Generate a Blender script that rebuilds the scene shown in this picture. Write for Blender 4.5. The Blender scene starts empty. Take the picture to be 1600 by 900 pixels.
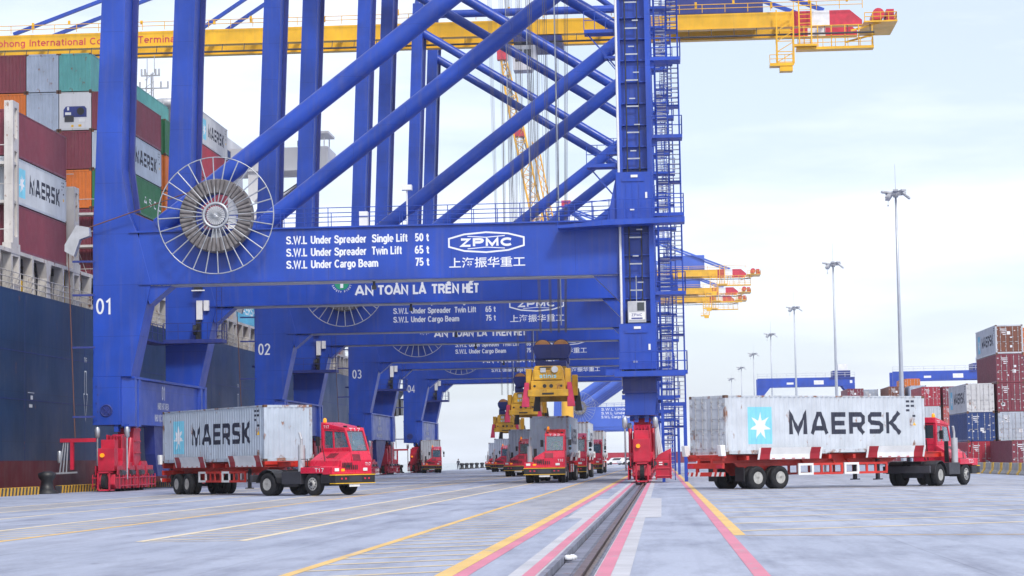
import bpy, bmesh, math, random
from mathutils import Vector, Matrix
R = math.radians
random.seed(7)
S = bpy.context.scene
C = S.collection

# ------------------------------------------------------------------ camera
cd = bpy.data.cameras.new('camera'); cam = bpy.data.objects.new('camera', cd); C.objects.link(cam)
cd.sensor_width = 36.0; cd.lens = 76.5; cd.clip_start = 0.5; cd.clip_end = 20000
_r = Vector((0.99750693, 0.06845448, -0.01714389)); _d = Vector((-0.02245074, 0.07752323, -0.99673774)); _f = Vector((-0.06690211, 0.99463769, 0.07886681))
cam.matrix_world = Matrix(((_r.x, -_d.x, -_f.x, 1.12), (_r.y, -_d.y, -_f.y, 0.0), (_r.z, -_d.z, -_f.z, 1.42), (0, 0, 0, 1)))
S.camera = cam
# ------------------------------------------------------------------ sky and sun
SUN_EL, SUN_AZ = 42.0, 154.0            # azimuth clockwise from +Y (towards +X, behind the camera)
W = bpy.data.worlds.new('World'); S.world = W; W.use_nodes = True
nt = W.node_tree; nt.nodes.clear()
def wn(t, **k):
    n = nt.nodes.new(t)
    for a, b in k.items(): setattr(n, a, b)
    return n
sky = wn('ShaderNodeTexSky', sky_type='NISHITA', sun_disc=False, sun_elevation=R(SUN_EL), sun_rotation=R(SUN_AZ), air_density=1.0, dust_density=1.6, ozone_density=2.0)
tc = wn('ShaderNodeTexCoord'); mp = wn('ShaderNodeMapping'); mp.inputs['Scale'].default_value = (1.6, 1.6, 9.0)
no = wn('ShaderNodeTexNoise'); no.inputs['Scale'].default_value = 1.7; no.inputs['Detail'].default_value = 7; no.inputs['Roughness'].default_value = .55
cr = wn('ShaderNodeValToRGB'); cr.color_ramp.elements[0].position = .40; cr.color_ramp.elements[0].color = (.45, .45, .45, 1); cr.color_ramp.elements[1].position = .64; cr.color_ramp.elements[1].color = (1, 1, 1, 1)
mx = wn('ShaderNodeMix', data_type='RGBA'); mx.inputs[7].default_value = (8.7, 9.2, 10.4, 1)
bg = wn('ShaderNodeBackground'); bg.inputs['Strength'].default_value = .085
wo = wn('ShaderNodeOutputWorld')
L_ = nt.links.new
L_(tc.outputs['Generated'], mp.inputs['Vector']); L_(mp.outputs[0], no.inputs['Vector']); L_(no.outputs['Fac'], cr.inputs['Fac'])
L_(cr.outputs['Color'], mx.inputs[0]); L_(sky.outputs[0], mx.inputs[6]); L_(mx.outputs[2], bg.inputs['Color']); L_(bg.outputs[0], wo.inputs['Surface'])
sd = bpy.data.lights.new('sun', 'SUN'); sd.energy = 1.5; sd.angle = R(10); sd.color = (1, .95, .87)
so = bpy.data.objects.new('sun', sd); C.objects.link(so)
_s = Vector((math.sin(R(SUN_AZ)) * math.cos(R(SUN_EL)), math.cos(R(SUN_AZ)) * math.cos(R(SUN_EL)), math.sin(R(SUN_EL))))
so.rotation_euler = _s.to_track_quat('Z', 'Y').to_euler(); so.location = (60, -40, 120)
S.view_settings.view_transform = 'Standard'; S.view_settings.look = 'None'; S.view_settings.exposure = 0.74; S.view_settings.gamma = 1; S.view_settings.use_curve_mapping = False
S.cycles.max_bounces = 6; S.cycles.diffuse_bounces = 3; S.cycles.glossy_bounces = 3; S.cycles.transmission_bounces = 4; S.cycles.transparent_max_bounces = 8; S.cycles.volume_bounces = 1
S.cycles.caustics_reflective = False; S.cycles.caustics_refractive = False

# ------------------------------------------------------------------ materials
def nodes(name):
    m = bpy.data.materials.new(name); m.use_nodes = True; t = m.node_tree
    return m, t, t.nodes['Principled BSDF']
def ramp(t, a, b, c0=(0, 0, 0, 1), c1=(1, 1, 1, 1)):
    n = t.nodes.new('ShaderNodeValToRGB'); e = n.color_ramp.elements
    e[0].position = a; e[0].color = c0; e[1].position = b; e[1].color = c1
    return n
def noise(t, scale, detail=4, sc=(1, 1, 1), rough=.55, coord='Object'):
    tc = t.nodes.new('ShaderNodeTexCoord'); mp = t.nodes.new('ShaderNodeMapping'); mp.inputs['Scale'].default_value = sc
    n = t.nodes.new('ShaderNodeTexNoise'); n.inputs['Scale'].default_value = scale; n.inputs['Detail'].default_value = detail; n.inputs['Roughness'].default_value = rough
    t.links.new(tc.outputs[coord], mp.inputs[0]); t.links.new(mp.outputs[0], n.inputs['Vector'])
    return n
def mixc(t, fac, a, b, mode='MIX'):
    n = t.nodes.new('ShaderNodeMix'); n.data_type = 'RGBA'; n.blend_type = mode
    for sock, v in ((n.inputs[0], fac), (n.inputs[6], a), (n.inputs[7], b)):
        if hasattr(v, 'links') or hasattr(v, 'is_linked'): t.links.new(v, sock)
        elif isinstance(v, (int, float)): sock.default_value = v
        else: sock.default_value = tuple(v) + (1,) if len(v) == 3 else v
    return n.outputs[2]
def M(name, col, rough=.5, metal=0, var=.18, scale=.6, streak=0, rust=0, spec=.5, bump=0, emit=0, seam=0):
    """painted metal / rubber / concrete: slow tone variation, vertical grime streaks, rust patches"""
    m, t, p = nodes(name)
    p.inputs['Roughness'].default_value = rough; p.inputs['Metallic'].default_value = metal; p.inputs['Specular IOR Level'].default_value = spec
    c = None
    if col == 'object':
        oi = t.nodes.new('ShaderNodeObjectInfo'); base = oi.outputs['Color']
    else: base = col
    n = noise(t, scale, 5); r = ramp(t, .35, .7, (1 - var,) * 3 + (1,), (1 + var * .35,) * 3 + (1,)); t.links.new(n.outputs['Fac'], r.inputs[0])
    c = mixc(t, 1.0, base, r.outputs[0], 'MULTIPLY')
    if streak:
        n2 = noise(t, 1.0, 5, (3.2, 3.2, .18)); r2 = ramp(t, .5, .78, (0, 0, 0, 1), (streak,) * 3 + (1,)); t.links.new(n2.outputs['Fac'], r2.inputs[0])
        c = mixc(t, r2.outputs[0], c, (.16, .14, .14))
    if seam:
        tc = t.nodes.new('ShaderNodeTexCoord'); sx = t.nodes.new('ShaderNodeSeparateXYZ'); ad = t.nodes.new('ShaderNodeMath'); cx = t.nodes.new('ShaderNodeCombineXYZ'); br = t.nodes.new('ShaderNodeTexBrick')
        t.links.new(tc.outputs['Object'], sx.inputs[0]); t.links.new(sx.outputs['X'], ad.inputs[0]); t.links.new(sx.outputs['Y'], ad.inputs[1]); t.links.new(ad.outputs[0], cx.inputs['X']); t.links.new(sx.outputs['Z'], cx.inputs['Y']); t.links.new(cx.outputs[0], br.inputs['Vector'])
        br.inputs['Scale'].default_value = 1; br.inputs['Brick Width'].default_value = 7.3; br.inputs['Row Height'].default_value = 3.05; br.inputs['Mortar Size'].default_value = .022; br.inputs['Mortar Smooth'].default_value = .6
        br.inputs['Color1'].default_value = (1, 1, 1, 1); br.inputs['Color2'].default_value = (.93, .93, .95, 1); br.inputs['Mortar'].default_value = (.62, .62, .66, 1); c = mixc(t, seam, c, br.outputs[0], 'MULTIPLY')
    if rust:
        n3 = noise(t, 1.7, 8, (1, 1, .55), .68); r3 = ramp(t, .66 - .12 * rust, .70 - .08 * rust, (0, 0, 0, 1), (.9, .9, .9, 1)); t.links.new(n3.outputs['Fac'], r3.inputs[0])
        n4 = noise(t, 9, 3); rc = ramp(t, .3, .7, (.10, .035, .016, 1), (.33, .13, .05, 1)); t.links.new(n4.outputs['Fac'], rc.inputs[0])
        c = mixc(t, r3.outputs[0], c, rc.outputs[0])
    t.links.new(c, p.inputs['Base Color'])
    nr = noise(t, scale * 3, 4); rr = ramp(t, .3, .75, (rough * .8,) * 3 + (1,), (min(1, rough * 1.25),) * 3 + (1,)); t.links.new(nr.outputs['Fac'], rr.inputs[0]); t.links.new(rr.outputs[0], p.inputs['Roughness'])
    if bump:
        b = t.nodes.new('ShaderNodeBump'); b.inputs['Strength'].default_value = bump; b.inputs['Distance'].default_value = .02
        nb = noise(t, 2.2, 3); t.links.new(nb.outputs['Fac'], b.inputs['Height']); t.links.new(b.outputs[0], p.inputs['Normal'])
    if emit:
        p.inputs['Emission Color'].default_value = tuple(col) + (1,); p.inputs['Emission Strength'].default_value = emit
    return m
BLUE = M('crane_blue_paint', (.013, .068, .46), .36, var=.26, scale=.35, streak=.24, bump=.06, seam=.9)
BLUE2 = M('crane_dark_or_shaded_blue', (.018, .035, .23), .45, var=.25, scale=.5, streak=.2)
FARBLUE = M('far_crane_hazed_blue', (.045, .12, .55), .4, var=.15, scale=.2)  # crane blue with distance haze mixed into the base colour
YELLOW = M('crane_yellow_paint', (.90, .49, .010), .42, var=.2, scale=.3, streak=.14)
SPYEL = M('spreader_yellow_paint', (.66, .36, .018), .5, var=.35, scale=1.4, streak=.3, rust=.45)
CRED = M('signal_red_paint', (.62, .025, .06), .42, var=.25, scale=1.2, streak=.12)
BRED = M('bogie_red_paint', (.56, .012, .045), .4, var=.3, scale=1.3, streak=.1)
TRED = M('tractor_red_paint', (.68, .014, .055), .3, var=.18, scale=1.6, streak=.14)
CHRED = M('chassis_red_paint', (.62, .03, .018), .4, var=.3, scale=1.2, streak=.14)
DRED = M('guide_crimson_paint', (.36, .008, .02), .42, var=.2, scale=1.5)
WHITE = M('white_paint', (.8, .8, .8), .45, var=.12, scale=1.5)
WLET = M('white_lettering_paint', (.8, .82, .86), .5, var=.08, scale=1.0)
DLET = M('black_lettering_paint', (.022, .026, .05), .5, var=.25, scale=1.5)
CYAN = M('pale_blue_emblem_paint', (.22, .62, .80), .5, var=.12, scale=1.2)
GREEN = M('green_emblem_paint', (.01, .30, .16), .5, var=.1)
GALV = M('galvanised_steel', (.46, .48, .52), .38, .55, var=.2, scale=2)
LGREY = M('light_grey_steel', (.52, .53, .56), .45, .2, var=.2, scale=1.2, streak=.15)
GRATE = M('pale_grating', (.62, .64, .7), .5, .2, var=.15, scale=2)
DGREY = M('dark_grey_steel', (.05, .05, .062), .45, .2, var=.3, scale=2)
BLACK = M('black_plastic', (.015, .015, .018), .45, var=.2, scale=3)
RUBBER = M('tyre_rubber', (.018, .018, .021), .75, var=.3, scale=4, spec=.3)
RIM = M('pale_wheel_rim', (.50, .49, .46), .45, .3, var=.3, scale=5, rust=.25)
COIL = M('grey_cable_coil', (.19, .175, .18), .8, var=.4, scale=2.5)
CABLE = M('brown_cable', (.16, .07, .05), .7, var=.2)
ROPE = M('steel_wire_rope', (.16, .15, .16), .55, .4, var=.2)
ORANGE = M('amber_lens', (.9, .30, .01), .25, var=.05, emit=.35)
LENS = M('lamp_lens', (.75, .78, .8), .15, var=.05)
SHEAVE = M('orange_sheave_paint', (.60, .25, .07), .5, var=.2, scale=2)
PINK = M('flipper_red_paint', (.58, .02, .09), .5, var=.25, scale=2)
HULL = M('ship_hull_paint', (.007, .052, .15), .36, var=.5, scale=.09, streak=.22, spec=.3, bump=.15, seam=1.0, rust=.12)
BOOT = M('ship_red_boot_paint', (.17, .016, .018), .45, var=.4, scale=.2, streak=.3)
SHIPW = M('ship_white_paint', (.66, .63, .60), .5, var=.25, scale=.5, streak=.3, rust=.55)
SHIPW2 = M('ship_house_paint', (.72, .72, .74), .5, var=.12, scale=.2, streak=.12)
SHIPD = M('ship_dark_interior', (.045, .04, .04), .7, var=.5, scale=.8, rust=.8)
BOX = M('container_paint', 'object', .42, var=.16, scale=.9, streak=.22, rust=.16, bump=.06)
BOXR = M('container_rusty_paint', 'object', .45, var=.14, scale=1.1, streak=.10, rust=.42, bump=.06)
BOXF = M('container_rust_frame', 'object', .5, var=.25, scale=1.4, streak=.3, rust=1.15, bump=.06)
BOXC = M('container_clean_paint', 'object', .42, var=.14, scale=.6, streak=.14, bump=.05)
FLOORB = M('container_underside', (.05, .045, .04), .8, var=.4)
BAR = M('lock_bar_steel', (.55, .55, .56), .4, .3, var=.3, scale=4, rust=.25)
CAST = M('corner_casting_steel', (.17, .09, .06), .7, .1, var=.4, scale=4, rust=.7)
POLE = M('mast_galvanised', (.46, .49, .55), .4, .35, var=.12, scale=.8)
BARR = M('concrete_barrier', (.46, .45, .42), .85, var=.25, scale=1.5)
YPAINT = M('barrier_yellow_paint', (.85, .50, .02), .55, var=.2, scale=2)
CURBY = M('kerb_yellow_paint', (.80, .45, .03), .6, var=.2, scale=2)
SKIN = M('skin', (.42, .22, .15), .6, var=.08)
CLOTH = M('dark_clothes', (.05, .055, .08), .8, var=.2, scale=5)
VEST = M('high_visibility_vest', (.55, .85, .05), .7, var=.1, scale=5)
SHIRT = M('orange_work_shirt', (.65, .20, .12), .8, var=.15, scale=5)
HAIR = M('dark_hair', (.015, .012, .01), .6, var=.2)
SEAT = M('seat_fabric', (.03, .03, .035), .8, var=.2)
BINW = M('plastic_bag', (.8, .82, .86), .35, var=.1)
LATT = M('lattice_orange_paint', (.90, .47, .03), .45, var=.15)
CARW = M('car_white_paint', (.75, .75, .77), .25, var=.05)
def glass(name, tint, alpha, ior=1.5):
    m, t, p = nodes(name); p.inputs['Base Color'].default_value = tint + (1,); p.inputs['Roughness'].default_value = .06; p.inputs['Alpha'].default_value = alpha; p.inputs['Specular IOR Level'].default_value = .9; p.inputs['IOR'].default_value = ior
    return m
GLASS = glass('cab_glass', (.16, .30, .38), .30, 2.2)
DGLASS = glass('dark_glass', (.02, .03, .04), .9)
def concrete():
    m, t, p = nodes('apron_concrete')
    n1 = noise(t, .06, 6); n2 = noise(t, 1.1, 7, (1, .22, 1), .65); n3 = noise(t, 14, 4)
    r1 = ramp(t, .3, .72, (.32, .355, .455, 1), (.45, .485, .59, 1)); t.links.new(n1.outputs['Fac'], r1.inputs[0])
    r2 = ramp(t, .46, .72, (1, 1, 1, 1), (.60, .60, .64, 1)); t.links.new(n2.outputs['Fac'], r2.inputs[0])
    c = mixc(t, 1.0, r1.outputs[0], r2.outputs[0], 'MULTIPLY')
    n5 = noise(t, .35, 5, (1, .35, 1)); r5 = ramp(t, .56, .70, (1, 1, 1, 1), (.55, .55, .60, 1)); t.links.new(n5.outputs['Fac'], r5.inputs[0]); c = mixc(t, .5, c, r5.outputs[0], 'MULTIPLY')
    # tyre scuffs across the lanes
    n6 = noise(t, 2.0, 6, (.25, 1.6, 1), .7); r6 = ramp(t, .60, .72, (1, 1, 1, 1), (.55, .55, .58, 1)); t.links.new(n6.outputs['Fac'], r6.inputs[0]); c = mixc(t, .55, c, r6.outputs[0], 'MULTIPLY')
    n7 = noise(t, 1.0, 6, (1.3, .028, 1), .62); r7 = ramp(t, .50, .70, (1, 1, 1, 1), (.66, .66, .70, 1)); t.links.new(n7.outputs['Fac'], r7.inputs[0]); c = mixc(t, .7, c, r7.outputs[0], 'MULTIPLY')
    n8 = noise(t, .9, 3, (1, .5, 1)); r8 = ramp(t, .70, .76, (1, 1, 1, 1), (.42, .42, .45, 1)); t.links.new(n8.outputs['Fac'], r8.inputs[0]); c = mixc(t, .8, c, r8.outputs[0], 'MULTIPLY')
    r3 = ramp(t, .3, .7, (.88, .88, .88, 1), (1.08, 1.08, 1.08, 1)); t.links.new(n3.outputs['Fac'], r3.inputs[0]); c = mixc(t, 1.0, c, r3.outputs[0], 'MULTIPLY')
    # expansion joints: a 6 m grid
    tc = t.nodes.new('ShaderNodeTexCoord'); br = t.nodes.new('ShaderNodeTexBrick'); br.offset = 0; br.inputs['Scale'].default_value = 1
    br.inputs['Color1'].default_value = br.inputs['Color2'].default_value = (1, 1, 1, 1); br.inputs['Mortar'].default_value = (.62, .62, .64, 1)
    br.inputs['Brick Width'].default_value = 5; br.inputs['Row Height'].default_value = 6; br.inputs['Mortar Size'].default_value = .015
    t.links.new(tc.outputs['Object'], br.inputs['Vector']); c = mixc(t, .6, c, br.outputs[0], 'MULTIPLY')
    t.links.new(c, p.inputs['Base Color']); p.inputs['Roughness'].default_value = .62; p.inputs['Specular IOR Level'].default_value = .35
    b = t.nodes.new('ShaderNodeBump'); b.inputs['Strength'].default_value = .12; b.inputs['Distance'].default_value = .02; t.links.new(n3.outputs['Fac'], b.inputs['Height']); t.links.new(b.outputs[0], p.inputs['Normal'])
    return m
def marking(name, col, keep):
    m, t, p = nodes(name)
    n = noise(t, 2.0, 7, (1, .4, 1), .7); r = ramp(t, keep, keep + .12); t.links.new(n.outputs['Fac'], r.inputs[0])
    n2 = noise(t, .5, 4); r2 = ramp(t, .3, .7, (.85, .85, .85, 1), (1.05, 1.05, 1.05, 1)); t.links.new(n2.outputs['Fac'], r2.inputs[0])
    c = mixc(t, r.outputs[0], col, (.38, .39, .43)); c = mixc(t, 1.0, c, r2.outputs[0], 'MULTIPLY')
    t.links.new(c, p.inputs['Base Color']); p.inputs['Roughness'].default_value = .6
    return m
APRON = concrete()
MRED = marking('faded_red_marking', (.66, .22, .31), .58)
MYEL = marking('yellow_marking', (.78, .51, .17), .57)
MWHT = marking('pale_marking', (.78, .66, .46), .62)
MHAT = marking('thin_hatch_marking', (.68, .56, .36), .54)
STRIP = M('pale_concrete_strip', (.52, .52, .56), .7, var=.18, scale=.8)
TRENCH = M('rail_trench_steel', (.25, .26, .33), .5, .2, var=.4, scale=1.5, rust=.2)
RAILM = M('rail_steel', (.22, .16, .15), .4, .4, var=.3, scale=1.5, rust=.5)
def sea():
    m, t, p = nodes('sea_water'); p.inputs['Base Color'].default_value = (.12, .17, .20, 1); p.inputs['Roughness'].default_value = .12
    b = t.nodes.new('ShaderNodeBump'); b.inputs['Strength'].default_value = .5; b.inputs['Distance'].default_value = .4; n = noise(t, .35, 4); t.links.new(n.outputs['Fac'], b.inputs['Height']); t.links.new(b.outputs[0], p.inputs['Normal'])
    return m
SEA = sea()

# ------------------------------------------------------------------ mesh helpers
class MB:
    def __init__(s): s.v = []; s.f = []; s.sm = []
    def add(s, vs, fs, sm=False):
        b = len(s.v); s.v += [tuple(v) for v in vs]; s.f += [tuple(b + i for i in f) for f in fs]; s.sm += [sm] * len(fs); return s
    def box(s, x0, x1, y0, y1, z0, z1):
        return s.add([(x0, y0, z0), (x1, y0, z0), (x1, y1, z0), (x0, y1, z0), (x0, y0, z1), (x1, y0, z1), (x1, y1, z1), (x0, y1, z1)],
                     [(3, 2, 1, 0), (4, 5, 6, 7), (0, 1, 5, 4), (1, 2, 6, 5), (2, 3, 7, 6), (3, 0, 4, 7)])
    def cbox(s, c, d): return s.box(c[0] - d[0] / 2, c[0] + d[0] / 2, c[1] - d[1] / 2, c[1] + d[1] / 2, c[2] - d[2] / 2, c[2] + d[2] / 2)
    def prism(s, poly, a, b, axis='y'):
        """polygon in the plane across `axis`, extruded from a to b"""
        n = len(poly)
        ar = sum(poly[i][0] * poly[(i + 1) % n][1] - poly[(i + 1) % n][0] * poly[i][1] for i in range(n))
        if (ar < 0) == (axis != 'y'): poly = poly[::-1]
        if axis == 'y': P = lambda u, v, w: (u, w, v)
        elif axis == 'x': P = lambda u, v, w: (w, u, v)
        else: P = lambda u, v, w: (u, v, w)
        # after the flip above, faces wind so that normals point outwards
        vs = [P(u, v, a) for u, v in poly] + [P(u, v, b) for u, v in poly]
        fs = [tuple(range(n))[::-1], tuple(range(n, 2 * n))] + [(i, (i + 1) % n, n + (i + 1) % n, n + i) for i in range(n)]
        return s.add(vs, fs)
    def tube(s, p0, p1, r0, r1=None, n=12, cap=True, sm=True):
        p0 = Vector(p0); p1 = Vector(p1); r1 = r0 if r1 is None else r1
        d = (p1 - p0).normalized(); u = d.orthogonal().normalized(); w = d.cross(u)
        vs = []
        for p, r in ((p0, r0), (p1, r1)):
            for i in range(n):
                a = 2 * math.pi * i / n; vs.append(p + u * math.cos(a) * r + w * math.sin(a) * r)
        s.add(vs, [(i, (i + 1) % n, n + (i + 1) % n, n + i) for i in range(n)], sm)
        if cap: s.add(vs, [tuple(range(n))[::-1], tuple(range(n, 2 * n))])
        return s
    def bar(s, p0, p1, w, h=None):
        p0 = Vector(p0); p1 = Vector(p1); h = h or w; d = (p1 - p0).normalized()
        u = d.cross(Vector((0, 0, 1)));
        if u.length < 1e-3: u = Vector((1, 0, 0))
        u.normalize(); v = u.cross(d)
        vs = [p + u * a * w / 2 + v * b * h / 2 for p in (p0, p1) for a, b in ((-1, -1), (1, -1), (1, 1), (-1, 1))]
        return s.add(vs, [(3, 2, 1, 0), (4, 5, 6, 7), (0, 1, 5, 4), (1, 2, 6, 5), (2, 3, 7, 6), (3, 0, 4, 7)])
    def lathe(s, prof, axis, c, n=24, close=False, sm=True):
        """profile (r, h) round an axis through c"""
        c = Vector(c); ax = {'x': Vector((1, 0, 0)), 'y': Vector((0, 1, 0)), 'z': Vector((0, 0, 1))}[axis]
        u = ax.orthogonal().normalized(); w = ax.cross(u); m = len(prof); vs = []
        for i in range(n):
            a = 2 * math.pi * i / n; e = u * math.cos(a) + w * math.sin(a)
            vs += [c + e * r + ax * h for r, h in prof]
        fs = []
        for i in range(n):
            j = (i + 1) % n
            for k in range(m if close else m - 1):
                l = (k + 1) % m; fs.append((i * m + k, j * m + k, j * m + l, i * m + l))
        s.add(vs, fs, sm)
        if not close:
            s.add(vs, [tuple(i * m for i in range(n))[::-1], tuple(i * m + m - 1 for i in range(n))])
        return s
    def ring(s, c, R_, r, axis='y', n=40, k=6):
        return s.lathe([(R_ + r * math.cos(2 * math.pi * q / k), r * math.sin(2 * math.pi * q / k)) for q in range(k)], axis, c, n, True)
    def mesh(s, name, mat):
        me = bpy.data.meshes.new(name); me.from_pydata(s.v, [], s.f)
        me.polygons.foreach_set('use_smooth', s.sm); me.update()
        bm = bmesh.new(); bm.from_mesh(me); bmesh.ops.recalc_face_normals(bm, faces=bm.faces); bm.to_mesh(me); bm.free()
        if mat: me.materials.append(mat)
        return me
    def build(s, name, mat, parent=None, loc=None, bevel=0):
        o = bpy.data.objects.new(name, s.mesh(name, mat)); C.objects.link(o)
        if parent: o.parent = parent
        if loc: o.location = loc
        if bevel:
            b = o.modifiers.new('bevel', 'BEVEL'); b.width = bevel; b.segments = 2; b.limit_method = 'ANGLE'; b.angle_limit = R(40); b.harden_normals = False
        return o
def tag(o, label=None, cat=None, group=None, kind=None):
    for k, v in (('label', label), ('category', cat), ('group', group), ('kind', kind)):
        if v: o[k] = v
    return o
def empty(name, loc=(0, 0, 0), rz=0, **k):
    o = bpy.data.objects.new(name, None); C.objects.link(o); o.location = loc; o.rotation_euler = (0, 0, rz); o.empty_display_size = .3
    return tag(o, **k)
def copy_tree(o, parent=None):
    c = o.copy(); C.objects.link(c)
    if parent: c.parent = parent
    for ch in o.children: copy_tree(ch, c)
    return c
_cap = {}
def text_verts(s, bold=0):
    cu = bpy.data.curves.new('t', 'FONT'); cu.body = s; cu.offset = bold; cu.resolution_u = 3
    ob = bpy.data.objects.new('t', cu); C.objects.link(ob)
    dg = bpy.context.evaluated_depsgraph_get(); dg.update()
    me = bpy.data.meshes.new_from_object(ob.evaluated_get(dg))
    vs = [tuple(v.co[:2]) for v in me.vertices]; fs = [tuple(p.vertices) for p in me.polygons]
    bpy.data.objects.remove(ob); bpy.data.curves.remove(cu); bpy.data.meshes.remove(me)
    return vs, fs
def _arc(cx, cy, rx, ry, a0, a1, n=9): return [(cx + rx * math.cos(R(a0 + (a1 - a0) * i / n)), cy + ry * math.sin(R(a0 + (a1 - a0) * i / n))) for i in range(n + 1)]
def _ell(cx, cy, rx, ry): return _arc(cx, cy, rx, ry, 0, 360 - 360 / 18, 17) + ['closed']
_S = [(.58, .73), (.5, .88), (.34, .925), (.17, .88), (.11, .74), (.17, .6), (.34, .52), (.52, .44), (.6, .28), (.53, .12), (.35, .075), (.15, .12), (.08, .28)]
_arch = lambda x: [(x, .46)] + _arc(x + .19, .44, .19, .21, 160, 0) + [(x + .38, 0)]
GL = {  # a plain grotesque alphabet drawn as strokes: width, strokes
 'o': (.56, [_ell(.28, .36, .21, .29)]), 'e': (.56, [[(.10, .36), (.49, .37)] + _arc(.28, .36, .21, .29, 12, 312, 13)]), 'c': (.53, [_arc(.28, .36, .21, .29, 42, 318, 12)]),
 'a': (.54, [_arc(.27, .50, .17, .15, 165, 0) + [(.44, 0)], [(.44, .40), (.24, .36)] + _arc(.22, .21, .14, .145, 90, 270) + [(.32, .08), (.43, .2)]]),
 'n': (.54, [[(.08, 0), (.08, .72)], _arch(.08)]), 'm': (.88, [[(.08, 0), (.08, .72)], [(.08, .46)] + _arc(.25, .44, .17, .21, 160, 0) + [(.42, 0)], [(.42, .46)] + _arc(.59, .44, .17, .21, 160, 0) + [(.76, 0)]]),
 'h': (.54, [[(.08, 0), (.08, 1)], _arch(.08)]), 'r': (.36, [[(.08, 0), (.08, .72)], _arc(.28, .42, .2, .235, 180, 75)]), 'd': (.55, [_ell(.27, .36, .19, .29), [(.46, 0), (.46, 1)]]),
 'p': (.55, [_ell(.28, .36, .19, .29), [(.08, -.22), (.08, .72)]]), 'g': (.55, [_ell(.27, .36, .19, .29), [(.46, .72), (.46, -.06)] + _arc(.27, -.06, .19, .13, -20, -155, 6)]),
 'i': (.2, [[(.1, 0), (.1, .72)], [(.1, .84), (.1, 1)]]), 'l': (.2, [[(.1, 0), (.1, 1)]]), 't': (.34, [[(.16, .92), (.16, .18), (.2, .09), (.32, .07)], [(.02, .65), (.32, .65)]]), 'f': (.34, [[(.33, .93), (.22, .9), (.16, .8), (.16, 0)], [(.02, .65), (.32, .65)]]),
 'w': (.76, [[(.03, .72), (.2, .06), (.38, .66), (.56, .06), (.73, .72)]]), 's': (.5, [[(.43, .55), (.36, .63), (.25, .655), (.14, .63), (.09, .53), (.14, .43), (.27, .37), (.38, .32), (.43, .2), (.37, .1), (.25, .065), (.13, .09), (.07, .18)]]),
 'C': (.72, [_arc(.38, .5, .30, .425, 45, 315, 14)]), 'G': (.76, [_arc(.38, .5, .30, .425, 45, 330, 14) + [(.66, .46), (.42, .46)]]), 'S': (.68, [_S]), 'W': (.92, [[(.03, 1), (.24, .06), (.46, .94), (.68, .06), (.89, 1)]]), 'L': (.54, [[(.09, 1), (.09, .075), (.52, .075)]]),
 'U': (.68, [[(.09, 1), (.09, .3)] + _arc(.34, .32, .25, .245, 190, 350) + [(.59, .3), (.59, 1)]]), 'T': (.6, [[(.3, 0), (.3, .86)], [(.02, .925), (.58, .925)]]),
 'B': (.66, [[(.09, 0), (.09, .925), (.38, .925), (.5, .85), (.52, .74), (.48, .6), (.38, .53), (.12, .53)], [(.38, .53), (.54, .46), (.58, .3), (.54, .15), (.4, .075), (.12, .075)]]),
 'A': (.66, [[(.03, 0), (.30, .95), (.36, .95), (.63, 0)], [(.14, .29), (.52, .29)]]), 'N': (.66, [[(.09, 0), (.09, .94), (.57, .06), (.57, 1)]]), 'O': (.76, [_ell(.38, .5, .30, .425)]),
 'R': (.66, [[(.09, 0), (.09, .925), (.42, .925), (.54, .85), (.57, .72), (.53, .58), (.42, .5), (.12, .5)], [(.4, .46), (.6, 0)]]), 'P': (.64, [[(.09, 0), (.09, .925), (.42, .925), (.54, .85), (.57, .72), (.53, .58), (.42, .5), (.12, .5)]]),
 'E': (.6, [[(.56, .925), (.09, .925), (.09, .075), (.56, .075)], [(.12, .52), (.52, .52)]]), 'F': (.56, [[(.54, .925), (.09, .925), (.09, 0)], [(.12, .52), (.48, .52)]]), 'H': (.66, [[(.09, 0), (.09, 1)], [(.57, 0), (.57, 1)], [(.12, .52), (.54, .52)]]), 'I': (.2, [[(.1, 0), (.1, 1)]]),
 'D': (.66, [[(.09, .075), (.09, .925), (.34, .925)] + _arc(.32, .5, .26, .425, 80, -80) + [(.32, .075), 'closed']]), 'K': (.64, [[(.09, 0), (.09, 1)], [(.58, 1), (.14, .42)], [(.26, .55), (.6, 0)]]), 'V': (.64, [[(.03, 1), (.32, .06), (.61, 1)]]), 'Y': (.62, [[(.03, 1), (.31, .48), (.59, 1)], [(.31, .44), (.31, 0)]]),
 'M': (.76, [[(.09, 0), (.09, .95), (.38, .12), (.67, .95), (.67, 0)]]), 'Z': (.62, [[(.06, .925), (.5, .925), (.1, .075), (.58, .075)]]),
 '0': (.56, [_ell(.28, .5, .2, .425)]), '1': (.5, [[(.08, .74), (.28, .9), (.28, 0)]]), '2': (.56, [_arc(.28, .7, .2, .225, 170, -25) + [(.1, .075), (.52, .075)]]), '3': (.56, [_arc(.27, .72, .18, .205, 150, -80) + _arc(.27, .29, .2, .215, 80, -150)]),
 '4': (.58, [[(.40, 0), (.40, .93), (.07, .28), (.55, .28)]]), '5': (.56, [[(.47, .925), (.14, .925), (.11, .5)] + _arc(.27, .32, .2, .245, 120, -150)]), '6': (.56, [_ell(.28, .3, .2, .225), [(.08, .32), (.12, .66), (.26, .89), (.42, .91)]]), '7': (.54, [[(.05, .925), (.48, .925), (.22, 0)]]),
 '8': (.56, [_ell(.28, .72, .17, .2), _ell(.28, .29, .2, .215)]), '9': (.56, [_ell(.28, .7, .2, .225), [(.48, .68), (.44, .34), (.3, .11), (.14, .09)]]), '.': (.2, [[(.1, 0), (.1, .15)]]), ' ': (.3, [])}
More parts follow.
